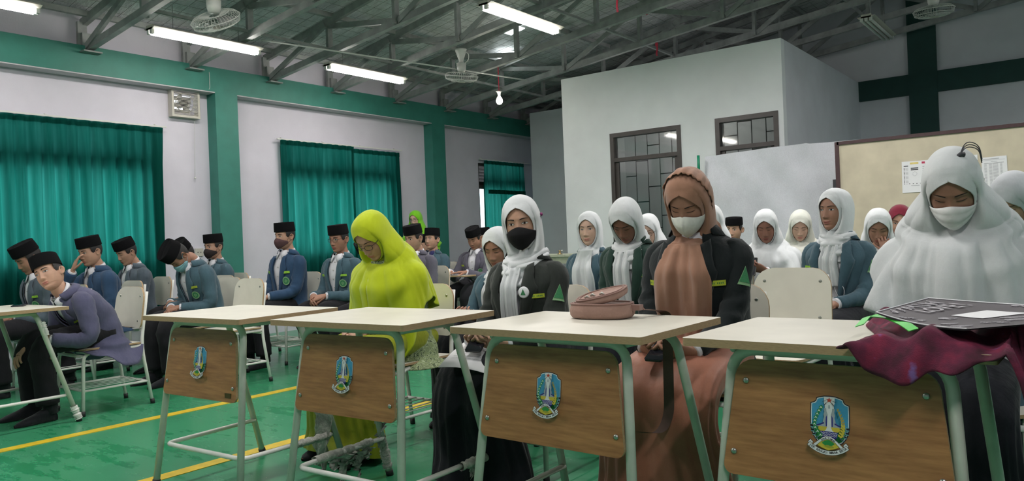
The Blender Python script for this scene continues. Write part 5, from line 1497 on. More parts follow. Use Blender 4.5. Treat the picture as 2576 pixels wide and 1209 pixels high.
        if style == 'wrap':
            # soft roll of cloth round the neck, crossed at the front
            for q, (z0, r0, rr, tl) in enumerate(((.535, .080, .026, .10), (.500, .086, .030, -.12))):
                aa = np.linspace(0, 2 * PI, 60); cc = np.linspace(0, 2 * PI, 14, endpoint=False); P = np.zeros((60, 14, 3))
                for i, a_ in enumerate(aa):
                    cx_, cy_ = r0 * math.sin(a_), .006 - (r0 + .012) * math.cos(a_)
                    r2 = rr * (1 + .18 * np.sin(3 * cc + a_ * 3 + seed + q) + .10 * np.sin(7 * cc - 2 * a_ + q)) * (.75 + .35 * (math.cos(a_) > 0) * abs(math.cos(a_)))
                    P[i, :, 0] = cx_ + r2 * np.cos(cc) * math.sin(a_); P[i, :, 1] = cy_ - r2 * np.cos(cc) * math.cos(a_); P[i, :, 2] = z0 + r2 * 1.15 * np.sin(cc) + tl * cx_ - .035 * (math.cos(a_) > 0) * math.cos(a_) ** 2
                b.grid(B.bend(B.headrot(P.reshape(-1, 3), sm(P.reshape(-1, 3)[:, 2], .50, .60) * .8)).reshape(P.shape), closed=True)
            # tail down the front
            n_ = 34; m2 = 26
            for (x0, wt, wb, z1) in ((.0, .045, .060, hem[0]),):
                P = np.zeros((n_, m2, 3))
                for i in range(n_):
                    t_ = i / (n_ - 1); z_ = .50 + (z1 - .50) * t_; w2 = wt + (wb - wt) * t_
                    u_ = np.linspace(-1, 1, m2); xx = x0 - .01 * t_ + u_ * w2 + .004 * np.sin(6 * t_ + seed)
                    yy = torso_front(tab, np.clip(xx, -.12, .12), np.full(m2, z_), .026, 2.5) - .008 * np.sin(u_ * 7 + seed + t_ * 2) - .006 * np.sin(u_ * 15 + seed) - .018 * (1 - t_) * (1 - u_ ** 2)
                    P[i] = np.stack([xx, yy, np.full(m2, z_)], -1)
                b.grid(B.bend(P.reshape(-1, 3)).reshape(P.shape))
        if style == 'front':
            # broad front panel of the scarf falling over the coat
            n_ = 46; m2 = 44; P = np.zeros((n_, m2, 3)); z1 = hem[0]; wm = hem[1]
            for i in range(n_):
                t_ = i / (n_ - 1); u_ = np.linspace(-1, 1, m2)
                w2 = (.060 + (wm - .060) * float(sm(t_, 0, .45))) * (1 - .45 * float(sm(t_, .70, 1.0)) ** 1.5)
                z_ = .555 + (z1 - .555) * t_ * (1 - .10 * u_ ** 2 * t_)
                xx = hem[2] * t_ + u_ * w2 + .004 * np.sin(9 * t_ + seed)
                base = torso_front(tab, np.clip(np.abs(xx), 0, .155), np.minimum(z_, .50), .036, 2.5)
                neck = -.098 - .02 * (1 - u_ ** 2)
                k_ = float(sm(t_, .0, .30)); yy = base * k_ + np.minimum(neck, base) * (1 - k_)
                f = np.maximum(np.sin(u_ * 5.5 + seed + 2 * t_), -.3) * .013 + .006 * np.sin(u_ * 13 + seed * 2 - 3 * t_)
                P[i] = np.stack([xx, yy - f * float(sm(t_, .02, .35)), z_], -1)
            Pf = P.reshape(-1, 3); b.grid(B.bend(B.headrot(Pf, sm(Pf[:, 2], .485, .585))).reshape(P.shape))
        if frill:
            A_, S_ = np.meshgrid(np.linspace(-1.95, 1.95, 90), np.linspace(0, 1, 22)); c_ = np.cos(S_ * 1.45)
            rip = 1 + .020 * np.sin(A_ * 17) * (1 - S_) + .012 * np.sin(A_ * 5 + S_ * 9)
            P = np.stack([.098 * np.sin(A_) * c_ * rip, -.020 + .030 * (1 - np.cos(A_)) * .5 + .145 * np.sin(S_ * 1.45) + .004 * np.sin(A_ * 31) * (S_ < .02), .012 + .138 * np.cos(A_) * c_ * rip], -1)
            b2 = MB(); b2.grid(B.hd(P)); of_ = b2.out('veil_back_layer', vm, E, True); md = of_.modifiers.new('t', 'SOLIDIFY'); md.thickness = .003
        vo = b.out('veil', vm, E, True)
        bm_ = bmesh.new(); bm_.from_mesh(vo.data); bmesh.ops.remove_doubles(bm_, verts=bm_.verts, dist=.0009); bmesh.ops.dissolve_degenerate(bm_, edges=bm_.edges, dist=.0002); bmesh.ops.recalc_face_normals(bm_, faces=bm_.faces)
        for f_ in bm_.faces: f_.smooth = True
        bm_.to_mesh(vo.data); bm_.free()
        md = vo.modifiers.new('thickness', 'SOLIDIFY'); md.thickness = .0025; md.offset = 1
    if wear == 'veil': make_veil(coat_bvh)
    # ---- lower clothes
    if lower == 'trouser' and not skirt:
        b = MB()
        for sx, h_, k_, a_ in zip((-1, 1), HPn, KN, AK):
            am = (a_[0], a_[1] + .005, .115)
            V, F, _, _ = limb([h_, k_, am], np.array([.098, .094, .086, .078, .074, .070, .068, .070]) * wd, 20, 12, .0035, sx * 3 + 1); b.add(V, F)
        P = np.zeros((7, 24, 3)); a = np.linspace(0, 2 * PI, 24, endpoint=False)
        for i, (z_, w_, d_) in enumerate(((-.0, .12, .09), (.01, .160, .115), (.05, .172, .118), (.10, .160, .108), (.15, .150, .100), (.19, .140, .094), (.20, .12, .08))):
            x_, y_ = sup(w_, d_, d_, a, 2.4); P[i] = B.bend(np.stack([x_, y_ + .005, np.full(24, z_ + (0 if not standing else -.06))], -1))
        b.add(P.reshape(-1, 3), gridF(7, 24, True).tolist() + [list(range(24))[::-1]])
        b.out('trousers', M['trouser'], E, True)
    if skirt:
        if standing: path = [(0, .02, 1.02), (0, .02, .8), (0, .0, .4), (0, .0, .06)]; hw_ = [.16, .20, .22, .26]; ht_ = [.11, .14, .16, .20]
        else:
            fy = -.40 + .10 * legs[0]
            path = [(0, .13, seat + .10), (0, .02, seat + .11), (0, -.20, seat + .10), (0, -.40, seat + .055), (0, -.47, seat - .06), (0, (fy - .47) / 2, .26), (0, fy - .01, .12), (0, fy - .02, .035)]
            hw_ = [.15, .195, .195, .200, .205, .215, .235, .25]; ht_ = [.06, .10, .095, .095, .090, .105, .125, .14]
        P_, T_, N_, B_ = frames(fillet(path, .08, 4)); s_ = np.linspace(0, 1, len(P_)); n_ = 46; q = np.linspace(0, 1, n_)
        C = np.stack([np.interp(q, s_, P_[:, k_]) for k_ in range(3)], -1); C, T_, _, _ = frames(C)
        pq = np.linspace(0, 1, len(path)); A = np.interp(q, pq, hw_) * wd; D = np.interp(q, pq, ht_)
        a = np.linspace(0, 2 * PI, 120 if lod < 2 else 60, endpoint=False); G = np.zeros((n_, len(a), 3))
        for i in range(n_):
            up_ = np.cross(np.array([1.0, 0, 0]), T_[i]); f = np.sin(a * 22 + 1.2 * math.sin(i * .09)) * (.0045 if skirt != 'skirt_rust' else .006) * sm(q[i], .25, .8) + (.010 * np.sin(a * 6 + 2 + q[i] * 3) + .006 * np.sin(a * 11 + q[i] * 5)) * sm(q[i], .45, 1)
            x_, y_ = sup(A[i], D[i], D[i], a, 2.5 if q[i] < .5 else 2.2)
            valley = -.022 * np.exp(-(x_ / .035) ** 2) * sm(q[i], .1, .45) * (1 - sm(q[i], .6, 1)) * (np.cos(a) > 0) * 1.0
            rr = np.hypot(x_, y_); kx = 1 + f / rr
            G[i] = C[i] + (x_ * kx)[:, None] * np.array([1.0, 0, 0]) + ((y_ * kx) - valley)[:, None] * up_
        G[..., 2] = np.maximum(G[..., 2], .006)
        b = MB(); b.grid(G, True); b.add(G[0], [list(range(len(a)))]); b.out('skirt', M[skirt], E, True)
    # ---- mask
    if mask:
        mm, mstyle = mask
        nu, nv = 31, 17; P = np.zeros((nv, nu, 3))
        for i in range(nv):
            v_ = i / (nv - 1); z_ = -.006 + (-.108 + .006) * v_
            for j in range(nu):
                u_ = j / (nu - 1) * 2 - 1
                zt_ = z_ - .030 * (abs(u_) ** 1.6) * (1 - v_) + .050 * (abs(u_) ** 1.7) * v_
                w_ = .066 * u_
                bulge = np.interp(v_, [0, .12, .3, .5, .75, 1], [.004, .016, .026, .026, .020, .008]) * (1 - abs(u_) ** 1.8)
                Tz = hermite(np.array([np.clip(zt_, -.10, .1)]), HEAD[:, 0], HEAD[:, 1:])[0]
                rr = min(abs(w_) / (Tz[0] + .001), .985); yb = -Tz[1] * (1 - rr ** 2.2) ** (1 / 2.2)
                if mstyle == 'fold': bulge *= 1.1; bulge += .006 * math.exp(-(u_ / .06) ** 2)
                P[i, j] = (w_ * 1.05, yb - .005 - bulge - (.002 * math.sin(v_ * 18) if mstyle == 'pleat' else 0), zt_)
        b = MB(); b.grid(hl(P)); mo = b.out('face_mask', mm, E, True); md = mo.modifiers.new('t', 'SOLIDIFY'); md.thickness = .0025
        lm = M['ink'] if mstyle == 'black' else mm
        for s_ in (-1, 1):
            ex = .0
            if wear == 'veil': Lp = [P[2, -1 if s_ > 0 else 0], (s_ * .085, -.03, .005), (s_ * .094, .02, .03), (s_ * .085, -.02, -.03), P[-4, -1 if s_ > 0 else 0]]
            else: Lp = [P[2, -1 if s_ > 0 else 0], (s_ * .078, -.01, .010), (s_ * .083, .028, .015), (s_ * .083, .030, -.02), (s_ * .076, -.01, -.045), P[-4, -1 if s_ > 0 else 0]]
            V_, F_ = tube(hl(np.array(fillet(Lp, .02, 4))), .0013, 6); b = MB(); b.add(V_, F_); b.out('ear_loop', lm, E, True)
    # ---- glasses
    if glasses:
        gb = MB()
        for s_ in (-1, 1):
            a = np.linspace(0, 2 * PI, 25); x_, z_ = .0205 * np.sign(np.cos(a)) * np.abs(np.cos(a)) ** .8, .0165 * np.sign(np.sin(a)) * np.abs(np.sin(a)) ** .8
            ring = np.stack([s_ * .032 + x_, -.098 + .35 * (x_ * s_ + .02).clip(0) + 0 * x_, .004 + z_], -1)
            V_, F_ = tube(hl(ring), .0014, 6, cap=False); gb.add(V_, F_)
            V_, F_ = tube(hl(np.array([(s_ * .0525, -.088, .010), (s_ * .070, -.060, .012), (s_ * .077, .01, .012)])), .0015, 6); gb.add(V_, F_)
            b = MB(); b.add(hl(ring[:-1]), [list(range(24))]); b.out('lens', M['lens'], E)
        V_, F_ = tube(hl(np.array([(-.0115, -.099, .008), (0, -.103, .011), (.0115, -.099, .008)])), .0014, 6); gb.add(V_, F_)
        gb.out('spectacle_frame', M['frame_blk'], E, True)
    E['_k'] = round(k, 3)
    del E['_k']
    print('person', label[:38].ljust(38), 'k=%.2f at %.2f %.2f' % (k, px, py))
    info = dict(E=E, B=B, hands=hands, AR=AR, tab=tab, hl=hl, P=(px, py), rz=rz)
    if phone:
        h0, b0 = hands[0]; h1, b1 = hands[1]
        c_ = (h0 + b0[:, 1] * .085 + h1 + b1[:, 1] * .085) / 2
        cR, sR = math.cos(rz), math.sin(rz); wx = px + cR * c_[0] - sR * c_[1]; wy = py + sR * c_[0] + cR * c_[1]
        info['phone'] = (wx, wy, c_[2])
    if chair_label and not standing:
        cx = px - math.sin(rz) * 0; chair(px, py + .0, rz, chair_label, None)
    return info

def phone_at(p, rz, tilt, label, col=None, w=.072, h=.15):
    e = empty('phone', p, rz, label, 'phone'); e.rotation_euler = (tilt, 0, rz)
    V, F, FM = panel(lambda z: w / 2, -h / 2, h / 2, .010, .010, .008, lambda x, z, s: (x, z, .004 * s)); obj('case', V, F, [col or M['phone'], M['dark_plastic']], e, False, FM)
    V, F, FM = panel(lambda z: w / 2 - .004, -h / 2 + .005, h / 2 - .005, .008, .008, .001, lambda x, z, s: (x, z, .0044 + .0003 * s)); obj('screen', V, F, [M['phone'], M['phone']], e, False, FM)
    b = MB(); b.disc((-w / 2 + .014, h / 2 - .016, -.004), (0, 0, -1), .006, 12, .002); b.out('camera_lens', M['dark_plastic'], e)
    return e
# ------------------------------------------------------------------ the people, row by row
MK = {'black': (mat('black_mask_cloth', (.010, .010, .011), .9, spec=.2), 'black'), 'brown': (mat('brown_mask_cloth', (.085, .040, .042), .85), 'plain'), 'blue': (mat('blue_surgical_mask', (.22, .42, .48), .8), 'pleat'), 'white': (mat('white_mask_cloth', (.72, .72, .71), .85), 'pleat'), 'cream': (mat('cream_mask_cloth', (.66, .68, .62), .85), 'fold'), 'dark': (mat('dark_mask_cloth', (.02, .012, .012), .8), 'plain')}
Wd = dict(female=True, wear='veil', badge=False, lean=6)

# front row, from the right
w14 = person('girl in a big white veil and folded white mask reading at the right front desk', (-.37, 2.86, 1.287), 0, tone='tan', lod=0, coat='teal', tags=(None, None), veil='white', style='khimar', hem=(.06, .40, .36), hemw=.62, wd=.92, flare=.82, hrot=(2, 26, 0), eyes='down', mask=MK['white'], arms=('desk', 'desk'), skirt='skirt_black', chair_label='student chair under the girl in the big white veil', **{**Wd, 'lean': 12}, group='front row')
w7 = person('girl in a peach brown veil and cream mask looking down at her phone', (-1.28, 2.80, 1.30), 0, tone='tan', lod=0, coat='charcoal', tags=('yel', 'yel'), armpatch=True, veil='peach', style='front', hem=(.13, .125, -.02), frill=True, hrot=(4, 28, 3), eyes='down', mask=MK['cream'], arms=('phone', 'phone'), skirt='skirt_rust', wd=1.10, chair_label='student chair under the girl in the peach brown veil', phone=True, **{**Wd, 'lean': 8}, group='front row')
w2 = person('girl in a white veil and black mask looking at the camera', (-2.11, 2.82, 1.267), 0, tone='mid', lod=0, coat='greygreen', tags=(None, 'yel'), armpatch=True, veil='white', style='wrap', hem=(-.02, .28, .22), hrot=(24, 2, -3), eyes='open', mask=MK['black'], arms=('phone', 'phone'), skirt='skirt_black', wd=1.03, chair_label='student chair under the girl with the black mask', phone=True, **Wd, group='front row')
w1 = person('woman in a long lime yellow veil and round glasses looking down', (-3.01, 2.66, 1.212), 0, tone='mid', lod=0, coat=None, coat_mat=M['lime_print'], veil='lime', style='khimar', hem=(-.02, .30, .20), hrot=(6, 27, 2), eyes='down', glasses=True, arms=('lap2', 'lap2'), skirt='skirt_lime', wd=1.05, chair_label='student chair under the woman in the lime yellow veil', **{**Wd, 'lean': 16}, group='front row')
m2 = person('man bending far forward in a violet blue blazer looking at the camera', (-5.65, 2.16, 1.085), 0, tone='mid', lod=0, coat='violet', lean=50, hrot=(48, -42, 10), arms=({'t': (-.10, -.42, .50), 'f': (.1, -.6, -.8), 'd': (0, -.8, .6)}, {'t': (.16, -.38, .53), 'f': (-.15, -.5, -.9), 'd': (.3, -.8, .4)}), tags=(None, 'yel'), badge=True, hemdrop=True, chair_label='student chair under the bending man, its cream back visible', group='front row')
m1 = person('man with a bowed head in a teal blazer at the far left edge', (-6.78, 2.43, 1.195), -.0, tone='tan', lod=1, coat='steel', lean=12, hrot=(4, 18, 0), arms=('lap', 'lap'), eyes='down', jaw=1.05, chair_label='student chair under the man at the far left edge', group='front row')

# second row, left block
m3 = person('man in a blue blazer pressing his hand to his nose', (-6.87, 2.98, 1.245), 0, tone='mid', lod=1, coat='blue', lean=14, hrot=(12, 0, 0), arms=('face', 'thigh'), tags=(None, None), badge=False, jaw=1.05, chair_label='student chair under the man holding his nose', group='left rows')
m4 = person('thin man with a bowed face and arms folded before the curtain', (-7.52, 3.58, 1.225), 0, tone='mid', lod=1, coat='steel', lean=10, hrot=(4, 14, 0), arms=('lap', 'lap2'), eyes='down', badge=False, tags=(None, 'yel'), jaw=.94, chair_label='student chair under the thin man before the curtain', group='left rows')
m6 = person('man in a blue surgical mask slumped with his chin on his chest', (-6.06, 3.22, 1.105), 0, tone='tan', lod=1, coat='teal', lean=20, hrot=(0, 46, 2), arms=('lap', 'lap'), eyes='down', mask=MK['blue'], tags=(None, 'yel'), chair_label='student chair under the slumped man', group='left rows')
m5 = person('man mostly hidden behind the slumped man, tilted black cap showing', (-6.63, 3.64, 1.155), 0, tone='tan', lod=2, coat='teal', lean=14, hrot=(0, 30, 8), eyes='down', arms=('lap', 'lap'), chair_label='student chair under the hidden man with the tilted cap', group='left rows')
m7 = person('young man in a dark brown mask beside the green pilaster', (-7.17, 4.34, 1.256), 0, tone='mid', lod=1, coat='teal', lean=4, hrot=(10, 2, 0), arms=('thigh', 'thigh'), mask=MK['dark'], tags=(None, 'lime'), badge=False, chair_label='student chair under the young man by the pilaster', group='left rows')
m8 = person('upright man in a brown mask and navy blazer with folded hands', (-6.08, 4.42, 1.325), 0, tone='mid', lod=1, coat='blue', lean=3, hrot=(3, 2, 0), arms=('lap2', 'lap2'), mask=MK['brown'], chair_label='student chair under the upright man in the navy blazer', group='left rows')
m9 = person('man with black rectangular glasses and clasped hands in a teal blazer', (-5.48, 4.56, 1.275), .04, tone='tan', lod=1, coat='teal', lean=5, hrot=(8, 3, 0), arms=('lap2', 'lap2'), glasses=True, jaw=.94, legs=(1, 1), chair_label='student chair under the man with black glasses', group='left rows')
m9b = person('person in a white mask almost hidden behind the woman in lime yellow', (-4.78, 4.24, 1.13), 0, tone='mid', lod=2, coat='teal', lean=14, hrot=(0, 20, 0), mask=MK['white'], eyes='down', arms=('lap', 'lap'), chair_label='student chair hidden behind the woman in lime yellow', group='left rows')
m10 = person('man in a plum grey blazer just right of the lime yellow veil', (-5.33, 5.36, 1.26), 0, tone='mid', lod=1, coat='plum', lean=5, hrot=(2, 8, 0), arms=('thigh', 'thigh'), tags=(None, 'yel'), badge=False, chair_label='student chair under the man in the plum grey blazer', group='left rows')
m11 = person('man whose face shows between two caps under the standing girl', (-7.0, 7.23, 1.187), 0, tone='mid', lod=2, coat='teal', lean=10, hrot=(0, 2, 0), arms=('lap', 'lap'), jaw=1.06, chair_label='student chair under the man between two caps', group='left rows')
m12 = person('man with a navy neck scarf looking away to the left', (-6.2, 6.58, 1.25), 0, tone='mid', lod=1, coat='teal', lean=2, hrot=(6, -4, 0), arms=('lap', 'thigh'), collar=fabric('navy_scarf', (.025, .025, .10)), tags=(None, 'lime'), chair_label='student chair under the man with the navy scarf', group='left rows')
m13 = person('round-faced man looking down at his writing tablet', (-5.66, 6.66, 1.23), .05, tone='tan', lod=1, coat='plum', lean=6, hrot=(8, 18, 0), eyes='down', jaw=1.08, wd=1.06, arms=('desk', {'t': (.10, -.38, .72), 'f': (-.8, -.6, 0), 'd': (0, 0, 1), 'p': 'flat'}), tags=('yel', None), chair_label='tablet-arm chair under the round-faced man', group='left rows')
m14 = person('man half hidden behind the round-faced man', (-6.37, 7.72, 1.25), 0, tone='fair', lod=2, coat='steel', lean=4, hrot=(0, 4, 0), badge=False, tags=(None, None), arms=('lap', 'lap'), chair_label='student chair under the half hidden man at the narrow curtain', group='left rows')
wst = person('girl in a bright green veil and glasses standing by the wall', (-7.62, 7.74, 1.50), .05, tone='fair', lod=1, coat=None, coat_mat=hij('green'), veil='green', style='khimar', hem=(.05, .2, .15), hrot=(14, 2, 0), glasses=True, standing=True, skirt='skirt_black', arms=('down', 'down'), **Wd, group=None)
w3 = person('girl hardly seen behind the black-masked girl, tapping a phone', (-2.90, 3.62, 1.14), 0, tone='tan', lod=1, coat='teal', veil='white', style='wrap', hem=(.1, .28, .22), hrot=(10, 14, 0), eyes='down', tags=(None, None), arms=('phone', 'phone'), skirt='skirt_black', chair_label='student chair behind the black-masked girl', phone=True, **Wd, group='girls behind the front row')

# right block
w4 = person('girl in a long white veil and teal blazer with folded hands looking left', (-2.95, 4.80, 1.25), 0, tone='fair', lod=1, coat='teal', veil='white', style='front', hem=(.02, .095, .0), hrot=(14, 0, 0), tags=(None, None), arms=('lap2', 'lap2'), skirt='skirt_black', chair_label='student chair under the girl with folded hands', **Wd, group='girls behind the front row')
w5 = person('girl in a green blazer with her face bowed into shadow', (-2.12, 3.80, 1.248), 0, tone='dark', lod=0, coat='green', veil='white', style='wrap', hem=(.05, .2, .3), hrot=(6, 32, 4), eyes='down', tags=(None, 'yel'), arms=('lap', 'lap'), skirt='skirt_black', chair_label='student chair under the girl in the green blazer', **{**Wd, 'lean': 10}, group='girls behind the front row')
w6 = person('girl in a white veil and round glasses peeping between two girls', (-2.80, 5.42, 1.22), 0, tone='fair', lod=2, coat='green', veil='white', style='khimar', hem=(.15, .3, .2), hrot=(10, 16, 0), eyes='down', glasses=True, tags=(None, None), arms=('lap', 'lap'), skirt='skirt_black', chair_label='student chair under the peeping girl with glasses', **Wd, group='girls behind the front row')
w8 = person('girl seen only as white cloth behind the peach brown veil', (-2.20, 5.25, 1.262), 0, tone='mid', lod=2, coat='green', veil='white', style='khimar', hem=(.15, .3, .2), hrot=(10, 4, 0), tags=(None, None), arms=('lap', 'lap'), skirt='skirt_black', chair_label='student chair hidden behind the peach brown veil', **Wd, group='girls behind the front row')
m15 = person('man in brown batik and a black cap before the white backdrop', (-2.84, 7.38, 1.225), .3, tone='mid', lod=1, coat=None, coat_mat=M['batik'], lean=14, hrot=(-14, -6, 0), arms=('lap', 'lap'), badge=False, capk=.85, chair_label='student chair under the man in batik', group=None)
w9 = person('girl in a wide white veil texting on a phone in the middle', (-1.99, 5.79, 1.212), 0, tone='dark', lod=1, coat='green', veil='white', style='khimar', hem=(.04, .34, .30), flare=.3, hrot=(12, 18, 0), eyes='down', tags=(None, 'yel'), armpatch=True, arms=('phonehigh', 'phonehigh'), skirt='skirt_black', chair_label='student chair under the texting girl', phone=True, **Wd, group='girls behind the front row')
w10 = person('girl in an ivory crossed veil with a bowed fair face', (-1.92, 6.46, 1.205), 0, tone='fair', lod=1, coat='green', veil='ivory', style='khimar', hem=(.12, .30, .28), flare=.3, hrot=(14, 22, 5), eyes='down', tags=(None, None), armpatch=True, arms=('lap', 'lap'), skirt='skirt_black', chair_label='student chair under the girl in ivory', **Wd, group='girls behind the front row')
w11 = person('girl in a teal blazer with a white mask hanging on her chest', (-1.21, 4.76, 1.292), -.12, tone='tan', lod=0, coat='teal', veil='white', style='wrap', hem=(.27, .28, .22), hrot=(-14, -2, 0), tags=('lime', None), armpatch=True, arms=('lap', 'lap2'), skirt='skirt_black', chair_label='student chair under the girl with the hanging mask', **{**Wd, 'lean': 4}, group='girls behind the front row')
w12 = person('girl in a white veil rubbing her eyes with one hand', (-1.19, 5.80, 1.172), 0, tone='tan', lod=1, coat='blue', veil='white', style='khimar', hem=(.08, .30, .28), flare=.3, hrot=(12, 20, 4), eyes='down', tags=(None, None), arms=('lap', 'face'), skirt='skirt_black', chair_label='student chair under the girl rubbing her eyes', **Wd, group='girls behind the front row')
w13 = person('girl in a maroon veil behind the girl rubbing her eyes', (-1.19, 6.52, 1.215), 0, tone='mid', lod=2, coat='violet', veil='maroon', style='khimar', hem=(.1, .22, .2), hrot=(8, 8, 0), tags=(None, None), arms=('lap', 'lap'), skirt='skirt_black', chair_label='student chair under the girl in maroon', **Wd, group='girls behind the front row')
w15 = person('girl in a greyish white veil close behind the big white veil', (-.33, 4.25, 1.262), 0, tone='mid', lod=1, coat='teal', veil='grey', style='khimar', hem=(.05, .22, .2), hrot=(-28, 36, 0), eyes='down', tags=(None, None), arms=('lap', 'lap'), skirt='skirt_black', chair_label='student chair behind the big white veil', **Wd, group='girls behind the front row')
w16 = person('person in a lime veil cut by the right edge of the photo', (-.35, 6.30, 1.235), 0, tone='mid', lod=2, coat=None, coat_mat=M['lime_print'], veil='green', style='khimar', hem=(.0, .1, .1), hrot=(0, 8, 0), arms=('lap', 'lap'), skirt='skirt_black', chair_label='student chair at the right edge of the photo', **Wd, group=None)

# ---- things the people hold or wear loose
phone_at(w7['phone'], .0, .45, 'dark phone held under the desk by the girl in the peach brown veil')
phone_at(w2['phone'], .35, .45, 'dark phone held by the black-masked girl')
phone_at(w3['phone'], .2, .35, 'blue-backed phone held by the girl behind the black-masked girl', mat('blue_phone_back', (.03, .09, .13), .4))
phone_at(w9['phone'], .0, 1.05, 'grey phone held upright by the texting girl', mat('grey_phone_back', (.12, .12, .10), .4))
# paper on the lap
def local(info, p):
    c, s = math.cos(info['rz']), math.sin(info['rz']); return (info['P'][0] + c * p[0] - s * p[1], info['P'][1] + s * p[0] + c * p[1], p[2])
def loose_sheet(loc, rot, w, h, label, name='paper_sheet', lines=9, curve=.02, cm=None):
    e = empty(name, loc, 0, label, 'paper'); e.rotation_euler = rot
    n = 12; X_, Y_ = np.meshgrid(np.linspace(-w / 2, w / 2, n), np.linspace(-h / 2, h / 2, n)); Z_ = curve * np.sin((X_ / w + .5) * PI) * .6 - curve * (Y_ / h) ** 2 * 2
    G = np.stack([X_, Y_, Z_], -1); b = MB(); b.grid(G); b.grid(G - np.array([0, 0, .0012]), flip=True); b.out('sheet', cm or M['paper'], e, True)
    b = MB()
    for k in range(lines):
        y = h * (.36 - .075 * k); xs_ = np.linspace(-w * .38, w * (.38 - .2 * ((k * 7) % 3 == 0)), 10)
        for a_, c_ in zip(xs_[:-1], xs_[1:] - .003):
            zz_ = lambda x: curve * math.sin((x / w + .5) * PI) * .6 - curve * (y / h) ** 2 * 2 + .0012
            b.add([(a_, y, zz_(a_)), (c_, y, zz_(c_)), (c_, y + .0025, zz_(c_)), (a_, y + .0025, zz_(a_))], [(0, 1, 2, 3)])
    if lines: b.out('print_lines', M['grey_ink'], e)
    return e
loose_sheet(local(w2, (-.02, -.40, .575)), (.25, .1, .3), .22, .29, 'white printed sheet lying on the lap of the black-masked girl')
# round pin badge of the black-masked girl
Bp = w2['B']; tb = w2['tab']
def disc_on(info, x0, z0, r_, off, m_, name, parent):
    aa = np.linspace(0, 2 * PI, 28, endpoint=False); rings = []
    for q, o_ in ((.001, off + .004), (r_ * .8, off + .004), (r_, off + .002), (r_ * 1.0, off)):
        xx = x0 + q * np.cos(aa); zz = z0 + q * np.sin(aa); rings.append(np.stack([xx, torso_front(info['tab'], np.clip(np.abs(xx), 0, .17), zz, o_, 2.5), zz], -1))
    b = MB(); b.grid(info['B'].up(np.array(rings)), True); return b.out(name, m_, parent, True)
pb = disc_on(w2, .082, .395, .026, .030, M['paper'], 'pin_badge', w2['E'])
V = []; 
for sc, of in ((1, .0355),):
    t = [(.082, .411), (.094, .384), (.070, .384)]; V = [(x, torso_front(w2['tab'], np.array([x]), z, of, 2.5)[0], z) for x, z in t]
b = MB(); b.add(w2['B'].up(np.array(V)), [(0, 1, 2)]); b.out('badge_mark', M['badge_green'], pb)
# chest pin and hair tie
def small_ball(info, p, r, m_, name):
    b = MB(); c_ = info['B'].up(np.array([p]))[0]; b.tube([c_ + np.array([0, r, 0]), c_ + np.array([0, r * .4, 0]), c_ - np.array([0, r * .4, 0]), c_ - np.array([0, r, 0])], [r * .4, r, r, r * .4], 10); return b.out(name, m_, info['E'], True)
small_ball(w14, (.0, -.165, .16), .007, M['screw'], 'veil_pin')
small_ball(w14, (-.02, -.168, .175), .008, mat('brown_pin', (.25, .1, .06), .4), 'veil_pin')
small_ball(w9, (.0, -.175, .26), .008, M['screw'], 'veil_pin')
# elastic loops on top of the big white veil
b = MB()
for k in range(3): b.add(*tube(w14['hl'](np.array(fillet([(.03, .0, .125), (.05, .02 + .01 * k, .150 + .004 * k), (.085, .03 + .012 * k, .13), (.09, .02 + .01 * k, .08)], .03, 4))), .0016, 6))
b.out('elastic_loop', M['ink'], w14['E'], True)
b = MB(); b.add(*tube(w14['hl'](np.array([(.02, .0, .118), (.035, .0, .133), (.045, .005, .128)])), .008, 8)); b.out('hair_clip', M['ink'], w14['E'], True)
small_ball(w2, (.0, .0, .0), .001, M['ink'], 'speck') if False else None
b = MB(); c_ = w2['hl'](np.array([(.094, .02, .03)]))[0]; b.tube([c_ + np.array([0, 0, -.008]), c_, c_ + np.array([0, 0, .008])], [.004, .008, .004], 8); b.out('loop_toggle', mat('magenta_toggle', (.2, .02, .12), .5), w2['E'], True)
# hanging mask of the girl in teal
e = empty('hanging_mask', (0, 0, 0), 0, 'white mask hanging by its loops on the chest of the girl in teal', 'mask'); 
cE = w11['E']; e.location = cE.location; e.rotation_euler = cE.rotation_euler
n_, m_ = 9, 13; P = np.zeros((n_, m_, 3))
for i in range(n_):
    v_ = i / (n_ - 1)
    for j in range(m_):
        u_ = j / (m_ - 1) * 2 - 1; x_ = .035 + u_ * (.045 + .035 * v_); z_ = .20 - .115 * v_ - .018 * (1 - u_ ** 2) * v_ - .02 * u_ * (1 - v_)
        P[i, j] = (x_, torso_front(w11['tab'], np.array([min(abs(x_), .15)]), z_, .052, 2.5)[0] - .012 * (1 - u_ ** 2) * math.sin(PI * v_), z_)
b = MB(); b.grid(w11['B'].up(P)); o = b.out('mask_cloth', MK['white'][0], e, True); md = o.modifiers.new('t', 'SOLIDIFY'); md.thickness = .003
b = MB()
for (x0, x1, s_) in ((.0, -.012, -1), (.07, .03, 1)):
    pts = [(x0, -.155, .20), (x0 + .012 * s_, -.150, .26), (x1, -.148, .31), (x1 - .01 * s_, -.152, .26), (x0 - .018 * s_, -.157, .195)]; b.add(*tube(w11['B'].up(np.array(fillet(pts, .03, 4))), .0016, 6))
b.out('ear_loop', M['paper'], e, True)
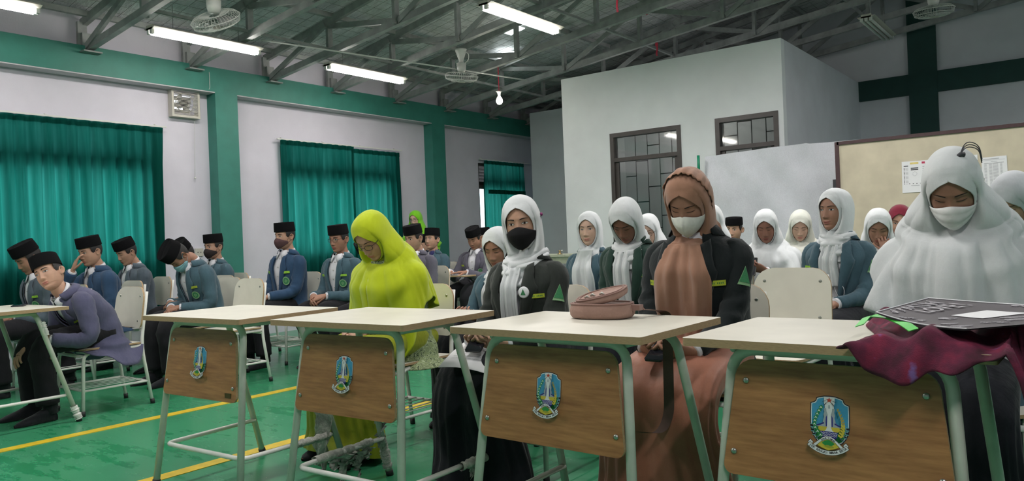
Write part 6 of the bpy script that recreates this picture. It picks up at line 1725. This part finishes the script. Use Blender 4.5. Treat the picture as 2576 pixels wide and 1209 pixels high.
# writing tablet of the round-faced man
e = empty('writing_tablet', local(m13, (-.02, -.40, 0)), .05, 'beige writing tablet arm in front of the round-faced man', 'tablet arm')
V, F, FM = panel(lambda z: .21, -.12, .12, .05, .05, .016, lambda x, z, s: (x, z, .685 + .008 * s)); obj('tablet_board', V, F, [M['cream'], M['ply']], e, False, FM)
b = MB(); b.tube([(.1, .05, .677), (.16, .12, .60), (.17, .33, .44)], .010, 8, .05); b.out('support_arm', M['dark_plastic'], e, True)
loose_sheet((e.location.x + .02, e.location.y + .02, .699), (0, 0, .2), .15, .20, 'white note sheet on the beige writing tablet', lines=6, curve=.004)

# ------------------------------------------------------------------ things on the desks
# taupe bag, centre desk
bagm = fabric('taupe_canvas', (.33, .205, .165), .75, .06, 500, .4, .1, 20); bagd = fabric('taupe_piping', (.25, .145, .12), .7, .05, 500, .3)
e = empty('shoulder_bag', (-1.50, 2.515, .75), .12, 'taupe canvas shoulder bag lying on the centre desk', 'bag')
def blob(prof, n=2.6, seg=48, cx=0, cy=0, tl=(0, 0), z0=0, wob=0):
    a = np.linspace(0, 2 * PI, seg, endpoint=False); rows = []
    for z_, w_, d_ in prof:
        x_, y_ = sup(w_, d_, d_, a, n); x_ = x_ * (1 + wob * np.sin(3 * a + z_ * 40)); rows.append(np.stack([cx + x_, cy + y_, z0 + z_ + tl[0] * x_ + tl[1] * y_ + 0 * a], -1))
    return np.array(rows)
b = MB(); G = blob([(.0, .0, .0), (.0, .10, .065), (.004, .116, .077), (.014, .124, .084), (.034, .126, .086), (.050, .122, .083), (.058, .116, .078), (.055, .108, .070), (.053, .06, .04), (.053, 0, 0)], wob=.015); b.grid(G, True); b.out('bag_body', bagm, e, True)
b = MB(); a = np.linspace(0, 2 * PI, 49); x_, y_ = sup(.119, .081, .081, a, 2.6); b.tube(np.stack([x_, y_, np.full(49, .0565)], -1), .0038, 8, cap=False); b.out('piping', bagd, e, True)
b = MB(); b.tube(np.stack([x_ * .93, y_ * .93, np.full(49, .0575)], -1), .0028, 6, cap=False); b.out('zip', bagd, e, True)
b = MB(); G = blob([(.0, .09, .060), (.004, .100, .068), (.014, .102, .070), (.026, .098, .067), (.030, .090, .060), (.026, .07, .046), (.027, 0, 0)], cx=.0, cy=-.002, tl=(.20, .22), z0=.066, wob=.02); b.grid(G, True); b.out('front_pocket', bagm, e, True)
for q, zo in ((.098, .028), (.086, .030)):
    x_, y_ = sup(q, q * .70, q * .70, a, 2.5); b = MB(); b.tube(np.stack([x_, -.002 + y_, .066 + zo + .20 * x_ + .22 * y_], -1), .0030, 8, cap=False); b.out('pocket_piping', bagd, e, True)
for (px_, py_) in ((.015, -.030), (-.045, -.034), (-.028, -.020)):
    b = MB(); zc = .066 + .029 + .20 * px_ + .22 * py_; b.tube([(px_ - .010, py_, zc), (px_, py_ - .001, zc + .006), (px_ + .010, py_ - .002, zc)], [.003, .0055, .003], 8); b.out('zip_pull', M['screw'], e, True)
b = MB(); b.tube([(.124, .01, .045), (.150, .02, .045), (.158, .03, .030)], .004, 6); b.box((.120, -.010, .030), (.155, .030, .050)); b.out('strap_tab', bagd, e)
# strap falling behind the desk
n_ = 34; path = fillet([(-1.36, 2.58, .78), (-1.33, 2.67, .765), (-1.325, 2.70, .75), (-1.325, 2.70, .60), (-1.325, 2.69, .36), (-1.35, 2.66, .29), (-1.42, 2.62, .30)], .06, 5); P_, T_, N_, B_ = frames(path)
G = np.stack([P_ + np.array([.916, .40, 0]) * -.018, P_ + np.array([.916, .40, 0]) * .018], 1); G2 = G + np.array([.0025, .002, 0]); b = MB(); b.grid(G); b.grid(G2, flip=True)
o = b.out('bag_strap', mat('brown_strap', (.11, .055, .045), .6), None, True); o.parent = e; o.matrix_parent_inverse = (Matrix.Translation((-1.50, 2.515, .75)) @ Matrix.Rotation(.12, 4, 'Z')).inverted()

# maroon cloth, sheet and ribbon on the right desk
mc, nt, bs = nm('maroon_batik_cloth'); v = coords(nt); n1 = noise(nt, v, 14, 3); 
nt.links.new(ramp(nt, n1, [(.32, (.035, .004, .012)), (.52, (.105, .008, .035)), (.66, (.20, .012, .045)), (.74, (.20, .10, .30))]), bs.inputs['Base Color']); bs.inputs['Roughness'].default_value = .85; bump(nt, bs, noise(nt, v, 300, 2), .4, .002)
e = empty('maroon_cloth', (-.27, 2.3, .75), 0, 'crumpled maroon batik cloth heaped over the right desk and hanging off its side', 'cloth')
nu, nv = 90, 70; G = np.zeros((nv, nu, 3))
for j in range(nv):
    v_ = j / (nv - 1)
    for i in range(nu):
        u_ = i / (nu - 1)
        x_ = -.535 + .045 * math.sin(v_ * 5) + u_ * .47; y_ = 2.055 + v_ * .60 - .10 * max(0, u_ - .8) 
        hgt = .028 + .012 * math.sin(u_ * 17 + v_ * 6) + .010 * math.sin(u_ * 9 - v_ * 13 + 1) + .007 * math.sin(u_ * 31 + v_ * 19)
        hgt *= min(1, u_ * 9) ** .5 * (1 if v_ > .12 else .9); edge = float(sm(u_, 0, .14))
        z_ = .752 + max(hgt, .004)
        if u_ < .04: z_ = .752 + .02 * u_ / .04; x_ -= .0
        dfr = 2.10 - y_ ; 
        if v_ < .16:
            t_ = (.16 - v_) / .16; z_ = z_ - edge * .095 * t_ ** 1.2 * (.60 + .40 * math.sin(.4 + u_ * 4.4)) ; y_ = 2.092 - .036 * math.sin(min(t_, 1) * PI * .55) - .010 * math.sin(u_ * 26) * t_
        xr = x_ + .165
        if xr > 0:
            z_ = z_ - min(xr * 5.5, .60) ; x_ = -.165 + .05 * (1 - math.exp(-xr * 30)) + xr * .35 + .012 * math.sin(v_ * 22)
        G[j, i] = (x_ + .27, y_ - 2.3, z_ - .75)
b = MB(); b.grid(G); o = b.out('cloth_sheet', mc, e, True); md = o.modifiers.new('t', 'SOLIDIFY'); md.thickness = .006; md.offset = -1
# cloth tail hanging at the right edge
n_, m_ = 30, 24; G = np.zeros((n_, m_, 3))
for i in range(n_):
    t_ = i / (n_ - 1)
    for j in range(m_):
        u_ = j / (m_ - 1); G[i, j] = (-.155 + .03 * t_ + .20 * u_ + .27, 2.22 + .03 * math.sin(u_ * 14 + t_ * 2) + .06 * u_ - 2.3, .80 - .62 * t_ - .75 + .01 * math.sin(u_ * 9))
b = MB(); b.grid(G); o = b.out('hanging_tail', mc, e, True); md = o.modifiers.new('t', 'SOLIDIFY'); md.thickness = .006
gr = mat('bright_green_ribbon', (.05, .50, .05), .5)
pts = fillet([(-.52, 2.24, .785), (-.515, 2.33, .805), (-.46, 2.31, .805), (-.40, 2.20, .800), (-.37, 2.15, .79)], .05, 5); P_, _, _, _ = frames(pts); G = np.stack([P_ + np.array([-.010, -.008, 0]), P_ + np.array([.010, .008, .006])], 1)
b = MB(); b.grid(G); b.grid(G - np.array([0, 0, .002]), flip=True); tag(b.out('green_ribbon', gr, smooth=True), 'bright green ribbon lying on the maroon cloth left of the chalkboard sheet', 'ribbon')
e = empty('chalkboard_sheet', (-.26, 2.45, .81), 0, 'large dark grey sheet with white chalk drawings on the maroon cloth', 'poster')
A_, B__, C_, D_ = [np.array(q) for q in ((-.49, 2.29, .82), (-.386, 2.45, .848), (.22, 2.37, .84), (-.25, 2.085, .806))]
def sp(u_, v_, o_=0.0):   # u from A to D, v from A to B
    p = (1 - u_) * (1 - v_) * A_ + (1 - u_) * v_ * B__ + u_ * v_ * C_ + u_ * (1 - v_) * D_
    return (p[0] + .26, p[1] - 2.45, p[2] - .81 - .010 * math.sin(u_ * PI) + o_)
n_ = 26; G = np.array([[sp(i / (n_ - 1), j / (n_ - 1)) for i in range(n_)] for j in range(n_)]); b = MB(); b.grid(G); b.grid(G - np.array([0, 0, .003]), flip=True); b.out('sheet', mat('chalkboard_grey', (.105, .095, .105), .5, .1, 12), e, True)
b = MB()
for (f, w_) in (((lambda t: sp(.0 + .012, t, .0012)), .006), ((lambda t: sp(t, .985, .0012)), .006), ((lambda t: sp(t, .012, .0012)), .004)):
    P = np.array([f(t) for t in np.linspace(0.01, .99, 30)]); b.tube(P, w_ * .35, 5)
b.out('white_border', M['paper'], e)
b = MB(); P = np.array([[sp(u_, v_, .0016) for u_ in np.linspace(.40, .60, 5)] for v_ in np.linspace(.36, .66, 5)]); b.grid(P); b.out('white_card', M['paper'], e)
ck = mat('white_chalk', (.45, .43, .46), .9, .2, 200)
ch_ = MB(); rg = np.random.default_rng(5)
def stroke(pts, r=.0014):
    P = np.array([sp(u_, v_, .0022) for u_, v_ in pts]); ch_.tube(P, r, 4)
for k in range(34):
    u0, v0 = rg.uniform(.08, .95), rg.uniform(.05, .95)
    if .34 < u0 < .66 and .3 < v0 < .72: continue
    if u0 < .35 and v0 > .25: continue
    kind = k % 4; r_ = rg.uniform(.018, .045)
    if kind == 0: stroke([(u0 + r_ * math.cos(a_), v0 + r_ * math.sin(a_)) for a_ in np.linspace(0, 2 * PI, 16)])
    elif kind == 1: stroke([(u0 + r_ * t_, v0 + r_ * .4 * math.sin(t_ * 9)) for t_ in np.linspace(-1, 1, 14)])
    elif kind == 2: stroke([(u0 - r_, v0 - r_), (u0 + r_, v0 - r_ * .6), (u0 + r_ * .7, v0 + r_), (u0 - r_, v0 - r_)])
    else: stroke([(u0 + r_ * math.cos(a_) * (1 - a_ / 9), v0 + r_ * math.sin(a_) * (1 - a_ / 9)) for a_ in np.linspace(0, 7, 20)])
def chalk_text(s, u0, v0, du, size):
    x = 0
    for c_ in s:
        V_, F_ = glyph(c_, size); 
        if len(V_): ch_.add([sp(min(max(u0 + q[1] * .9, 0), 1), min(max(v0 + x + q[0], 0), 1), .0035) for q in np.asarray(V_) * np.array([1, -1, 1])], F_)
        x += du
chalk_text('LOVE!', .27, .36, .105, .17)
for k in range(7): stroke([(.10 + .05 * math.sin(t_ * 5 + k), .14 + .10 * k + .06 * t_) for t_ in np.linspace(0, 1, 9)], .0018)
ch_.out('chalk_drawing', ck, e, kind='stuff')
# thing on the left desk
phone_at((-5.68, 2.02, .755), 1.1, 0, 'dark plum phone lying on the left edge desk', mat('plum_phone', (.05, .03, .06), .5))
# wooden tray under the lime yellow woman's chair

# bring the things lying on the desks to the desk scale and height
for o in bpy.data.objects:
    if o.parent is None and o.name.split('.')[0] in ('shoulder_bag', 'maroon_cloth', 'chalkboard_sheet', 'green_ribbon'):
        o.location = (o.location.x * .905, o.location.y * .905, o.location.z * .905 + .1007); o.scale = (.905, .905, .905)
